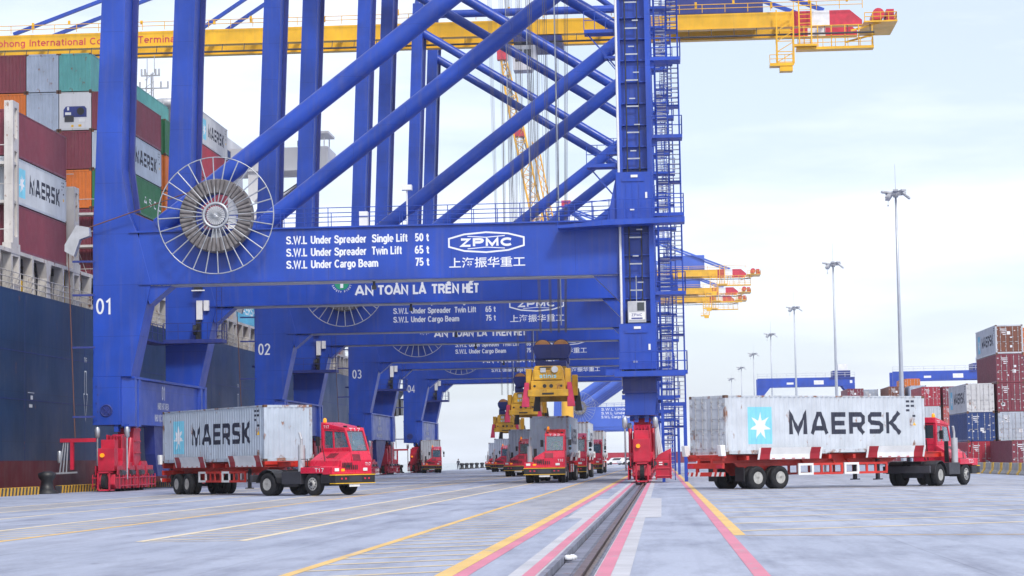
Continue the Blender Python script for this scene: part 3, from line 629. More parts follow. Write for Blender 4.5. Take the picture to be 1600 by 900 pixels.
    MB().cbox((-27.5, D_ / 2 + 1, 82.6), (3, 9, 2.2)).build('apex_sheave_house', CRED, ap)
    # machinery house and trolley
    MB().box(3.0, 16.0, 6.2, 13.6, 60.6, 65.2).build('machinery_house', FARBLUE if far else BLUE2, root, bevel=.1)
    # cable reel
    rl_ = MB(); c0 = (-24.75, -1.15, bz1 + .80) if not far else (-24.2, -1.2, bz1 - .2)
    rl_.ring(c0, reelR, .035, 'y', 56, 6); rl_.ring(c0, .72, .10, 'y', 28, 6)
    N = 28
    for i in range(N):
        an = 2 * math.pi * i / N + .04; u = Vector((math.cos(an), 0, math.sin(an)))
        rl_.tube(Vector(c0) + u * .7, Vector(c0) + u * reelR, .04, n=6, cap=False)
    for i in range(24):
        an = 2 * math.pi * i / 24; u = Vector((math.cos(an), 0, math.sin(an))); rl_.tube(Vector(c0) + Vector((0, -.05, 0)), Vector(c0) + u * .68, .02, n=4, cap=False)
    rk = rl_.build('cable_reel', GALV, root)
    co = MB(); co.lathe([(1.32, .05), (2.16, .05), (2.2, .2), (2.2, .55), (2.16, .7), (1.32, .7)], 'y', c0, 48, True)
    for i in range(46):
        an = 2 * math.pi * i / 46; u = Vector((math.cos(an), 0, math.sin(an))); co.tube(Vector(c0) + u * 1.36 + Vector((0, .06, 0)), Vector(c0) + u * 2.12 + Vector((0, .06, 0)), .10, .14, n=8)
    co.build('cable_coil', COIL, rk)
    hb = MB(); hb.tube(c0, (c0[0], .05, c0[2]), .55, n=20); hb.box(c0[0] - .25, c0[0] + .25, -.9, .4, c0[2] - 1.6, c0[2] - .2); hb.build('reel_hub', LGREY, rk)
    if far: return root
    # guide shoe, cable and brackets on the sea side of the front leg
    gd = MB(); gd.prism([(-33.9, 14.6), (-33.2, 15.75), (-32.45, 15.6), (-32.4, 15.1), (-33.0, 14.9), (-33.35, 13.9), (-33.9, 14.2)], -.75, -.25); gd.build('cable_guide_shoe', LGREY, root)
    cb = MB(); cb.tube((c0[0] - 1.5, -.8, c0[2] + 1.5), (-32.7, -.5, 15.55), .035, n=6); cb.tube((-33.75, -.5, 14.2), (-33.35, -.5, 3.2), .035, n=6); cb.build('feed_cable', CABLE, root)
    for z in (13.6, 11.6, 8.5, 4.4): MB().bar((-33.5, -.5, z), (-32.2, -.3, z), .12).build('cable_bracket', BLUE2, root)
    ar = MB(); ar.bar((-33.7, -2.4, 3.0), (-31.6, -2.4, 3.0), .22); ar.bar((-33.0, -2.4, 3.0), (-33.0, -2.4, 1.3), .2); ar.build('cable_arm', BRED, root)
    hz = MB(); hz.lathe([(.1, 1.7), (.14, 1.8), (.14, 2.3), (.1, 2.4)], 'z', (-33.75, -2.4, 0), 10)
    for k in range(3): hz.tube((-33.5 + .12 * k, -2.4, 2.9), (-33.75 + .2 * k, -2.4, 1.1), .05, n=6)
    hz.bar((-34.0, -2.4, 1.1), (-32.7, -2.4, 1.15), .1); hz.build('hose_bundle', GALV, root)
    # walkway on the beams
    for pts in ([(-22.5, -.1, bz1 + .1), (-1.2, -.1, bz1 + .1)], [(-28.5, 2.5, bz1 + .1), (-1.2, 2.5, bz1 + .1)], [(-28.5, D_ - .1, bz1 + .1), (-1.2, D_ - .1, bz1 + .1)]):
        r = MB(); railing(r, pts, post=1.45, r=.026); r.build('walkway_rail', BLUE, root)
    r = MB(); r.prism([(-4.6, bz1 - .35), (-1.6, bz1 - .05), (2.75, bz1 + .02), (2.75, bz1 - .3), (-1.6, bz1 - .38), (-4.6, bz1 - .5)], -1.6, -.15)
    railing(r, [(-4.6, -1.55, bz1 - .35), (-1.6, -1.55, bz1), (2.7, -1.55, bz1 + .02)], post=.9, r=.024); r.build('access_platform', BLUE, root)
    r = MB(); r.box(-1.5, 2.6, -1.6, -.3, 6.1, 6.42); railing(r, [(-1.2, -1.55, 6.42), (2.55, -1.55, 6.42)], post=.9, r=.024); r.box(-2.0, -1.2, -1.2, .2, 6.2, 6.55); r.build('access_platform', BLUE, root)
    for z in (18.5, 26.5, 34.5): r = MB(); r.box(-2.9, -.9, .0, 1.2, z, z + .2); railing(r, [(-2.9, 0, z + .2), (-1.0, 0, z + .2)], post=.7, r=.024); r.bar((-2.7, .5, z), (-.9, .5, z - 2.2), .08); r.build('access_platform', BLUE, root)
    wb = MB(); wb.box(-16.4, -15.9, -.05, .5, bz1 + .1, bz1 + .95); wb.build('control_cabinet', WHITE, root); wb = MB(); wb.box(-13.9, -13.3, .2, .7, bz1 + 2.2, bz1 + 2.5); wb.tube((-13.6, .4, bz1 + .1), (-13.6, .4, bz1 + 2.3), .05, n=6); wb.build('camera_post', WHITE, root)
    # lift shaft: mast, landing houses, cage
    em = MB()
    for x in (-.50, .22): em.tube((x, -.08, 9.2), (x, -.08, top), .045, n=6)
    k = MB()
    for i in range(34): k.box(-.50, .22, -.12, -.06, 9.6 + 1.55 * i, 9.68 + 1.55 * i); k.cbox((-.14 + .25 * (i % 2), -.1, 10.1 + 1.55 * i), (.35, .05, .07))
    el = em.build('lift_mast', DGREY, root); k.build('mast_tie', GALV, el)
    MB().tube((-1.02, -.28, 5.6), (-1.02, -.28, top), .075, n=8).build('downpipe', WHITE, root)
    for z0, z1 in ((15.32, 18.05), (6.55, 9.2)):
        lh = MB()
        lh.box(-1.18, .92, -.85, -.36, z0, z1); lh.box(-.85, .45, -.92, -.84, z1 - .55, z1 - .38)
        lh.box(-.62, -.56, -.89, -.84, z0 + .1, z1 - .5); lh.box(.12, .18, -.89, -.84, z0 + .1, z1 - .5); lh.box(-.25, -.19, -.89, -.84, z0 + .1, z1 - .5)
        if z0 > 10: lh.prism([(-1.18, 15.32), (-1.18, 17.9), (-1.75, 15.32)], -.6, -.4)
        h_ = lh.build('lift_landing_house', BLUE, root); sg = MB(); sg.box(-.32, .08, -.90, -.86, z1 - .32, z1 - .17); sg.box(.5, .62, -.90, -.86, z1 - 1.55, z1 - 1.2); sg.box(-.4, -.15, -.90, -.86, z1 - 2.25, z1 - 2.17); sg.build('notice_plate', WHITE, h_)
    q = MB(); q.box(-1.05, .88, -.45, 2.3, 5.30, 6.1); q.box(-1.1, .93, -.5, 2.3, 5.2, 5.32)
    for i in range(5): q.box(-1.05 + .465 * i, -.98 + .465 * i, -.52, -.44, 5.3, 6.1)
    q.build('equipment_cabin', BLUE2, root)
    cg = MB(); cg.box(-.66, .40, -.80, -.16, 9.25, 10.5); cgo = cg.build('lift_cage', LGREY, root, bevel=.03)
    MB().box(-.10, .30, -.83, -.795, 9.95, 10.42).build('cage_window', DGLASS, cgo)
    MB().box(-.6, .34, -.83, -.80, 9.42, 9.85).build('cage_sign', WHITE, cgo)
    t = MB(); text(t, 'ZPMC', -.45, .19, 9.62, .16, lambda u, v: (u, -.835, v)); t.box(-.45, .19, -.836, -.832, 9.46, 9.54); t.build('lettering', BLUE2, cgo)
    MB().tube((-.14, -.45, 10.5), (-.14, -.45, 12.0), .03, n=6).build('cage_mast', GALV, cgo)
    stair_tower(root)
    # platform with switch boxes on the rear waterside leg, ladder between legs
    p = MB(); p.box(-32.2, -28.2, D_ - 1.5, D_ + .1, 9.65, 9.9); railing(p, [(-32.2, D_ - 1.45, 9.9), (-28.2, D_ - 1.45, 9.9), (-28.2, D_ + .1, 9.9)], post=.9, r=.024)
    p.box(-33.2, -32.2, 3.0, D_, 9.6, 9.75); railing(p, [(-32.3, 3.0, 9.75), (-32.3, D_ - 1.2, 9.75)], post=1.5, r=.024)
    for x in (-28.6, -28.25): p.tube((x, D_ - 1.3, 9.9), (x, D_ - 1.3, 13.6), .03, n=5)
    for i in range(12): p.tube((-28.6, D_ - 1.3, 10.1 + .3 * i), (-28.25, D_ - 1.3, 10.1 + .3 * i), .018, n=4)
    p.build('leg_platform', BLUE2, root)
    q = MB(); q.box(-30.2, -29.8, D_ - .3, D_ - .02, 11.3, 12.6); q.build('switch_box', WHITE, root); q = MB(); q.box(-29.7, -29.35, D_ - .3, D_ - .02, 11.9, 12.6); q.build('switch_box', WHITE, root); q = MB(); q.box(-30.4, -29.5, D_ - .9, D_ - .8, 13.2, 13.28); q.build('strip_lamp', WHITE, root)
    q = MB(); q.box(-30.2, -29.9, D_ - .5, D_ - .05, 9.95, 11.2); q.tube((-30.4, D_ - .4, 10.6), (-30.1, D_ - .4, 10.6), .35, n=12); q.box(-30.3, -29.8, D_ - .5, D_ - .05, 13.3, 14.3); q.build('hose_rack', BLACK, root)
    # lettering on the front beam
    l = MB(); P = lambda u, v: (u, -.006, v)
    P = lambda u, v: (u, .012, v)
    for z, row in ((14.38, (('S.W.L', -20.78, -19.52), ('Under Spreader', -19.30, -16.0), ('Single Lift', -15.66, -13.55), ('50', -13.10, -12.62), ('t', -12.45, -12.27))),
                   (13.65, (('S.W.L', -20.78, -19.52), ('Under Spreader', -19.30, -16.0), ('Twin Lift', -15.68, -13.9), ('65', -13.12, -12.62), ('t', -12.45, -12.27))),
                   (12.93, (('S.W.L', -20.78, -19.52), ('Under Cargo Beam', -19.30, -15.3), ('75', -13.12, -12.62), ('t', -12.45, -12.27)))):
        for s_, u0, u1 in row: text(l, s_, u0, u1, z, .47, P, .05)
    l.build('lettering', WLET, root); l = MB()
    stroke(l, [(-11.1, 14.0), (-11.1, 14.48), (-10.2, 14.72), (-8.9, 14.82), (-7.6, 14.72), (-6.68, 14.48), (-6.68, 14.0), (-7.6, 13.74), (-8.9, 13.64), (-10.2, 13.74)], .10, lambda u, v, k: P(u, v), closed=True)
    text(l, 'ZPMC', -10.45, -7.3, 14.01, .44, P, .18)
    stroke(l, [(-10.0, 14.60), (-8.9, 14.52), (-7.8, 14.60)], .05, lambda u, v, k: P(u, v)); stroke(l, [(-10.0, 13.86), (-8.9, 13.94), (-7.8, 13.86)], .05, lambda u, v, k: P(u, v))
    l.build('maker_emblem', WLET, root); l = MB()
    cjk(l, '上海振华重工', -11.1, -6.62, 12.74, 13.36, P, .012)
    l.build('lettering', WLET, root)
    # rear beam: safety slogan and roundel
    l = MB(); P = lambda u, v: (u, D_ + .012, v)
    for s_, u0, u1 in (('AN', -19.35, -17.95), ('TOÀN', -17.55, -15.1), ('LÀ', -14.75, -13.65), ('TRÊN', -13.3, -11.15 - .05), ('HẾT', -12.4 + 1.35, -9.4)):
        pass
    for s_, u0, u1 in (('AN', -19.35, -18.1), ('TOÀN', -17.82, -15.75), ('LÀ', -15.42, -14.55), ('TRÊN', -14.15, -12.3), ('HẾT', -12.05, -10.95)):
        text(l, s_, u0, u1, 12.75, .62, P, .09)
    rl2 = MB(); cu, cv = -20.27, 13.62
    vs = [P(cu + r * math.cos(i * math.pi / 20), cv + r * math.sin(i * math.pi / 20)) for i in range(40) for r in (.60, .72)]
    rl2_ = MB(); rl2_.add([P(cu, cv)] + [P(cu + .5 * math.cos(i * math.pi / 16), cv + .5 * math.sin(i * math.pi / 16)) for i in range(32)], [(0, 1 + i, 1 + (i + 1) % 32) for i in range(32)])
    l.build('lettering', WLET, root)
    rl2_.build('safety_roundel', GREEN, root)
    w_ = MB(); Q = lambda u, v, k=0: (u, D_ + .006, v)
    w_.box(cu - .10, cu + .10, D_ - .004, D_ + .008, cv - .36, cv + .36)
    s_ = 'SAFETY FIRST'
    for i, ch in enumerate(s_):
        if ch == ' ': continue
        an = math.pi * 1.10 + i * math.pi * .80 / 11; ux, uy = math.cos(an), math.sin(an); tx, ty = -uy, ux
        text(w_, ch, -.05, .05, 0, .13, lambda u, v: (cu + ux * (.70 - v) + tx * u, D_ + .01, cv + uy * (.70 - v) + ty * u), .02)
    w_.build('roundel_lettering', WLET, root)
    # hoist ropes
    return root
proto = make_crane('quay_crane')
cranes = []
for i, (y, lab) in enumerate(((127, 'nearest blue quay crane with the number 01 on its leg'), (178.6, 'second blue quay crane, numbered 02 on its leg'), (233, 'third blue quay crane, numbered 03 on its leg'), (283, 'fourth blue quay crane, numbered 04, carrying the yellow boom overhead'))):
    o = proto if i == 0 else copy_tree(proto)
    o.location = (0, y, 0); tag(o, lab, 'crane', 'row of blue quay cranes'); cranes.append(o)
for i, o in enumerate(cranes):
    n = MB(); num = '0%d' % (i + 1)
    text(n, num, -32.22 + .12 * i, -31.2 + .12 * i, 10.46, .98, lambda u, v: (u, -.012, v), -.02); text(n, num, 8.3, 9.2, 5.55, .9, lambda u, v: (-30.19, u, v), 0)
    n.build('number_lettering', WLET, o)
o = cranes[3]; l = MB()
text(l, 'Haiphong International Container Terminal', -90.0, -63.2, 58.80, .95, lambda u, v: (u, 5.18, v), .01); l.build('boom_lettering', CRED, o)
# trolley, operator cab and hoist ropes; the spreaders hang from them as things of their own
def hoist(crane, xt, zs, label, yc=9.8):
    t = MB(); t.box(xt - 3.2, xt + 3.2, yc - 4.6, yc + 4.2, 57.2, 58.2); t.build('trolley', BLUE2, crane)
    cb = MB(); cb.prism([(xt + 3.4, 54.2), (xt + 3.2, 57.2), (xt + 6.0, 57.2), (xt + 6.0, 55.0), (xt + 5.2, 54.2)], yc - 4.4, yc - 1.8); k = cb.build('operator_cab', SHIPW2, crane, bevel=.05)
    g = MB(); g.box(xt + 3.7, xt + 4.4, yc - 4.45, yc - 4.38, 55.0, 56.7); g.box(xt + 4.7, xt + 5.5, yc - 4.45, yc - 4.38, 55.0, 56.7); g.build('cab_window', DGLASS, k)
    r = MB(); b = crane.location.y
    for dx in (-1.05, -.95, -.15, -.05, .55, .65, 1.15, 1.25):
        for dy in (-1.0, 1.0): r.tube((xt + dx * 1.5, yc + dy * 2, 57.2), (xt + dx * .72, yc + dy * .5, zs + 4.2), .02, n=4, cap=False)
    r.build('hoist_rope', ROPE, crane)
    f = MB(); f.tube((xt + .5, yc - 2, 57.2), (xt + .62, yc - .6, zs + 4.6), .045, n=6, cap=False); f.build('spreader_cable', GALV, crane)
    root = empty('container_spreader', (xt, crane.location.y + yc, zs), label=label, cat='spreader', group='yellow spreaders hanging over the truck lanes')
    h = MB(); h.prism([(-.92, 2.5), (-1.16, 2.95), (-1.2, 3.25), (-1.08, 3.42), (1.08, 3.42), (1.2, 3.25), (1.16, 2.95), (.92, 2.5)], -.75, .75)
    h.box(-.95, .95, -2.2, 2.2, 1.95, 2.3); 
    for x in (-.75, .75): h.box(x - .32, x + .32, -.6, .6, 2.2, 2.6)
    hd = h.build('head_block', BLUE2, root, bevel=.04)
    for x in (-.58, .58):
        w = MB()
        for y in (-.62, -.2, .2, .62): w.lathe([(.1, -.1), (.50, -.12), (.54, -.05), (.54, .05), (.50, .12), (.1, .1)], 'y', (x, y, 3.16), 22)
        w.build('sheave', SHEAVE, hd); w = MB()
        for y in (-.62, -.2, .2, .62): w.ring((x, y, 3.16), .545, .035, 'y', 26, 6)
        w.build('sheave_guard', BLACK, hd)
    b = MB(); b.box(-.95, .95, -2.6, 2.6, 1.15, 1.95); b.box(-1.05, 1.05, -6.0, 6.0, .35, .95)
    b.prism([(-1.0, .95), (-.92, 1.55), (-.78, 1.85), (.78, 1.85), (.92, 1.55), (1.0, .95)], -5.95, -3.2); b.prism([(-1.0, .95), (-.92, 1.55), (.92, 1.55), (1.0, .95)], 3.2, 5.95)
    for y in (-6.1, 6.1): b.box(-1.22, 1.22, y - .22, y + .22, .0, .42)
    for y in (-5.3, 5.3):
        for x in (-1.18, 1.18): b.box(x - .18, x + .18, y - .4, y + .4, .35, 1.7)
    b.box(-.85, .85, -6.05, -5.9, 1.0, 1.6)
    bo = b.build('spreader_beam', SPYEL, root, bevel=.035)
    c = MB(); c.box(-.45, -.12, -6.12, -6.04, 1.45, 1.75); c.tube((.42, -6.2, 1.62), (.42, -6.0, 1.62), .2, n=14)
    c.build('sensor', LGREY, bo)
    c = MB()
    for x in (-.2, .2): c.tube((x, -6.36, .62), (x, -6.3, .62), .12, n=10)
    for x in (-.8, .8): c.tube((x, -6.36, .62), (x, -6.3, .62), .08, n=8)
    c.box(-.35, .35, -6.36, -6.31, .12, .22); c.box(-.5, .2, -6.12, -6.05, 1.72, 1.80); c.build('opening', BLACK, bo)
    l = MB(); text(l, 'stinis', -.52, .52, 1.12, .24, lambda u, v: (u, -6.06, v), .02); l.build('lettering', CYAN, bo)
    for x, y, mt in ((-1.28, -6.0, PINK), (1.28, -6.0, PINK), (-1.28, 6.0, BLACK), (1.28, 6.0, BLACK)):
        s = 1 if x > 0 else -1
        p = MB(); p.add([(x - .13, y - .14, .85), (x + .13, y - .14, .85), (x + .13, y + .14, .85), (x - .13, y + .14, .85), (x - .24 + s * .1, y - .3, -.62), (x + .24 + s * .1, y - .3, -.62), (x + .24 + s * .1, y - .12, -.62), (x - .24 + s * .1, y - .12, -.62)],
                         [(3, 2, 1, 0), (4, 5, 6, 7), (0, 1, 5, 4), (1, 2, 6, 5), (2, 3, 7, 6), (3, 0, 4, 7)]); p.build('guide_flipper', mt, root, bevel=.03)
    return root
hoist(cranes[0], -5.6, 5.2, 'nearest yellow spreader with red flippers, above the front of the middle truck lane')
hoist(cranes[1], -10.35, 5.2, 'second yellow spreader, lower and left of the nearest one')
hoist(cranes[2], -15.8, 4.5, 'third yellow spreader, farthest left and partly behind the second')
tr4 = MB(); tr4.box(-17.5, -11, 5.2, 14, 57.2, 58.2); tr4.build('trolley', BLUE2, cranes[3])
cb = MB(); cb.prism([(-17.6, 53.6), (-17.8, 57.0), (-14.6, 57.0), (-14.4, 54.6), (-15.2, 53.6)], 5.4, 8.0); cbo = cb.build('operator_cab', SHIPW2, cranes[3], bevel=.05)
g = MB(); g.box(-17.3, -16.4, 5.34, 5.39, 54.8, 56.4); g.box(-16.1, -15.2, 5.34, 5.39, 54.8, 56.4); g.build('cab_window', DGLASS, cbo)
r4 = MB()
for dx in (-3, -2.4, -1.2, -.6, .6, 1.2): r4.tube((-14.5 + dx, 8, 57.2), (-14.5 + dx * .8, 9, 18), .03, n=4, cap=False)
r4.build('hoist_rope', ROPE, cranes[3])
# far cranes
fp = make_crane('quay_crane', far=True, bz0=11.4, bz1=17.6, tube=1.15, reelR=4.9)
for i, (y, lab) in enumerate(((683, 'nearest of the three far pale blue cranes, its portal seen low behind the trucks'), (757, 'middle one of the three far cranes, seen by its yellow boom end under the first'), (796, 'farthest pale blue crane, seen by the lowest of the three yellow boom ends'))):
    o = fp if i == 0 else copy_tree(fp)
    o.location = (0, y, 0); tag(o, lab, 'crane', 'far cranes beyond the row')
    if i == 0:
        l = MB()
        for z, w_ in ((16.4, 15.5), (15.2, 14.5), (14.0, 9.5)):
            text(l, 'S.W.L Under Spreader' if w_ > 10 else 'S.W.L Cargo Beam', -17.5, -17.5 + w_, z, .8, lambda u, v: (u, -.02, v), .03); text(l, {16.4: '50 t', 15.2: '65 t', 14.0: '75 t'}[z], -3.4, -1.6, z, .8, lambda u, v: (u, -.02, v), .03)
        l.build('lettering', WLET, o)
        for y in ():
            pass
    rr = MB(); railing(rr, [(-28, -.1, 17.6), (-1.2, -.1, 17.6)], post=2.5, r=.06)
    if i == 0: rr.build('walkway_rail', FARBLUE, o)

# ------------------------------------------------------------------ shipping containers (local origin: rear bottom centre, door end at x = 0, front at x = L)
PER, DEP = .278, .036
def corr(t):                                   # depth of the corrugation at t metres
    u = (t % PER) / PER
    if u < .26: return 0
    if u < .50: return (u - .26) / .24 * DEP
    if u < .76: return DEP
    return (1 - (u - .76) / .24) * DEP
def corr_breaks(a, b):
    out = [a]; k = math.floor(a / PER)
    while k * PER < b:
        for q in (0, .26, .50, .76):
            t = (k + q) * PER
            if a < t < b: out.append(t)
        k += 1
    return out + [b]
def wave(mb, a, b, z0, z1, place):
    ts = corr_breaks(a, b)
    vs = []
    for t in ts: vs += [place(t, z0, corr(t)), place(t, z1, corr(t))]
    mb.add(vs, [(2 * i, 2 * i + 2, 2 * i + 3, 2 * i + 1) for i in range(len(ts) - 1)])
CM = {}
def container_meshes(L, H):
    key = (L, H)
    if key in CM: return CM[key]
    d = {}; w = 1.219; m = MB()
    for x in (0, L):
        s = 1 if x == 0 else -1
        for y in (-w, w):
            q = 1 if y < 0 else -1; m.box(min(x, x + s * .13), max(x, x + s * .13), min(y, y + q * .13), max(y, y + q * .13), .118, H - .118)
        m.box(min(x, x + s * .12), max(x, x + s * .12), -w + .13, w - .13, .01, .15); m.box(min(x, x + s * .12), max(x, x + s * .12), -w + .13, w - .13, H - .13, H - .012)
    for y in (-w, w):
        q = 1 if y < 0 else -1; m.box(.18, L - .18, min(y, y + q * .05), max(y, y + q * .05), .02, .17); m.box(.18, L - .18, min(y, y + q * .06), max(y, y + q * .06), H - .075, H - .012)
    d['frame'] = m.mesh('frame', None)
    m = MB()
    for x in (0, L):
        for y in (-w, w):
            for z in (0, H): m.cbox((x + (.086 if x == 0 else -.086), y - math.copysign(.078, y), .058 if z == 0 else H - .058), (.182, .166, .118))
    d['corner_casting'] = m.mesh('corner_casting', None)
    for k, y in (('a', -w), ('b', w)):
        q = 1 if y < 0 else -1; m = MB(); wave(m, .13, L - .13, .165, H - .07, lambda t, z, c: (t, y + q * (.004 + c), z)); d['side_' + k] = m.mesh('side_wall', None)
    m = MB(); wave(m, -w + .13, w - .13, .15, H - .13, lambda t, z, c: (L - .006 - c, t, z)); d['front'] = m.mesh('front_wall', None)
    m = MB(); wave(m, .12, L - .12, -w + .05, w - .05, lambda t, y, c: (t, y, H - .02 - c * .6)); d['roof'] = m.mesh('roof', None)
    m = MB(); m.box(.1, L - .1, -w + .06, w - .06, .06, .12); d['floor'] = m.mesh('floor', None)
    for k, a, b in (('c', -w + .135, -.012), ('d', .012, w - .135)):
        m = MB(); m.box(.012, .06, a, b, .15, H - .13)
        n = 5; hh = (H - .42) / n
        for i in range(n): m.box(-.006, .02, a + .1, b - .1, .2 + i * hh + .06, .2 + (i + 1) * hh - .05)
        d['door_' + k] = m.mesh('door', None)
        m = MB()
        for t in (.28, .72):
            y = a + (b - a) * t; m.tube((-.03, y, .1), (-.03, y, H - .09), .02, n=6)
            for z in (.3, .9, 1.5, 2.1, H - .3): m.box(-.05, .0, y - .05, y + .05, z - .03, z + .03)
            m.box(-.055, -.03, y, y + .3, 1.05, 1.09)
        for z in (.35, .95, 1.6, H - .4):
            yh = a if k == 'c' else b; m.box(-.03, .02, yh - .07, yh + .07, z - .05, z + .05)
        d['lock_' + k] = m.mesh('lock_bar', None)
    CM[key] = d; return d
def link(name, me, mat, parent, col=None):
    o = bpy.data.objects.new(name, me)
    if not me.materials: me.materials.append(None)
    C.objects.link(o); o.parent = parent
    o.material_slots[0].link = 'OBJECT'; o.material_slots[0].material = mat
    if col: o.color = col + (1,)
    return o
COL = dict(maroon=(.215, .032, .055), red=(.34, .03, .05), crimson=(.42, .02, .045), grey=(.48, .55, .64), lightgrey=(.57, .61, .66), white=(.62, .63, .64), teal=(.12, .42, .40), orange=(.70, .17, .012),
           green=(.02, .17, .06), blue=(.012, .05, .21), cyan=(.10, .46, .70), brown=(.20, .065, .035), steel=(.43, .50, .62), darkblue=(.01, .025, .09), coral=(.48, .10, .09), pink=(.50, .09, .11))
def conform(mb, parent, name, mat, L):
    """lettering wrapped onto the corrugated side wall; mb holds points (t, depth lift, z) on the plane"""
    me = mb.mesh(name, mat); bm = bmesh.new(); bm.from_mesh(me)
    xs = [v.co.x for v in bm.verts]
    for t in corr_breaks(min(xs), max(xs))[1:-1]:
        bmesh.ops.bisect_plane(bm, geom=bm.verts[:] + bm.edges[:] + bm.faces[:], plane_co=(t, 0, 0), plane_no=(1, 0, 0), dist=1e-5)
    for v in bm.verts: v.co.y += corr(v.co.x)
    bm.to_mesh(me); bm.free(); me.update()
    return me
LM = {}
def carrier_marks(L, H, side, small=False):
    """dark company name and pale blue square with a seven-pointed star on one long side (side -1: y = -1.22)"""
    k = (L, H, side)
    if k in LM: return LM[k]
    w = 1.219; q = 1 if side < 0 else -1
    fl = (lambda u: u) if side < 0 else (lambda u: L - u)
    def P(u, v, l=0): return (fl(u), -.0035 - l, v)
    out = []
    z0 = H * .33; h = H * .375
    a = MB(); block_word(a, 'MAERSK', L * .305, L * .875, z0, h, P, .22); out.append(('lettering', a, DLET))
    b = MB(); ts = [L * .108 + i * .02 for i in range(int(L * .115 / .02) + 1)]
    b.add([P(ts[0], H * .17), P(ts[-1], H * .17), P(ts[-1], H * .80), P(ts[0], H * .80)], [(0, 1, 2, 3)]); out.append(('emblem', b, CYAN))
    c = MB(); star(c, (ts[0] + ts[-1]) / 2, H * .475, L * .052, L * .021, P, 7, .003); out.append(('emblem_star', c, WLET))
    if not small:
        a2 = MB()
        for i, (u, z) in enumerate(((.905, .88), (.93, .88), (.905, .80), (.93, .80), (.905, .72), (.935, .62))): a2.add([P(L * u, H * z), P(L * u + .22, H * z), P(L * u + .22, H * z + .1), P(L * u, H * z + .1)], [(0, 1, 2, 3)])
        out.append(('serial_mark', a2, DLET))
        a3 = MB(); a3.add([P(L * .935, H * .47), P(L * .955, H * .47), P(L * .945, H * .54)], [(0, 1, 2)]); out.append(('hazard_mark', a3, YPAINT))
    res = []
    for nm, mb, mt in out:
        me = conform(mb, None, nm, mt, L)
        for v in me.vertices: v.co.y = (-w + .004 + v.co.y) if side < 0 else (w - .004 - v.co.y)
        me.update(); res.append((nm, me))
    LM[k] = res; return res
WM = {}
def word_mark(word, L, H, side, u0, u1, z0, h, mat):
    k = (word, L, H, side, u0)
    if k not in WM:
        w = 1.219; fl = (lambda u: u) if side < 0 else (lambda u: L - u); mb = MB()
        text(mb, word, L * u0, L * u1, z0, h, lambda u, v: (fl(u), -.004, v), .03)
        me = conform(mb, None, 'lettering', mat, L)
        for v in me.vertices: v.co.y = (-w + .004 + v.co.y) if side < 0 else (w - .004 - v.co.y)
        me.update(); WM[k] = me
    return WM[k]
def container(colour, loc, rz, label, group, L=12.192, H=2.591, mat=None, marks=(), word=None, door='door', doorcol=None, stickers=0, framemat=None, rx=0):
    """heading rz: local +x (front end) points that way"""
    d = container_meshes(L, H); mat = mat or BOX; col = COL[colour]
    r = empty('shipping_container', loc, rz, label=label, cat='container', group=group)
    link('frame', d['frame'], framemat or mat, r, col); link('corner_casting', d['corner_casting'], CAST, r)
    for k in 'ab': link('side_wall', d['side_' + k], mat, r, col)
    link('front_wall', d['front'], mat, r, col); link('roof', d['roof'], mat, r, col); link('floor', d['floor'], FLOORB, r)
    for k in 'cd':
        o = link('door', d['door_' + k], BOXR if doorcol else mat, r, COL[doorcol] if doorcol else col); link('lock_bar', d['lock_' + k], BAR, o)
    for s in marks:
        for nm, me in carrier_marks(L, H, s):
            o = bpy.data.objects.new(nm, me); C.objects.link(o); o.parent = r
    if word:
        o = bpy.data.objects.new('lettering', word_mark(word[0], L, H, *word[1:])); C.objects.link(o); o.parent = r
    if stickers:
        rg = random.Random(stickers); m = MB()
        for i in range(3 + stickers % 3):
            y = rg.uniform(-.95, .8); z = rg.uniform(.5, H - .5); a = rg.choice((.12, .2, .3)); m.box(-.012, -.008, y, y + a, z, z + a * rg.choice((.5, 1)))
        for i in range(4): y = rg.uniform(.15, .3); m.box(-.012, -.008, y, y + .55 - .08 * i, H - .42 - .16 * i, H - .35 - .16 * i)
        m.build('door_sticker', WLET, r)
    return r

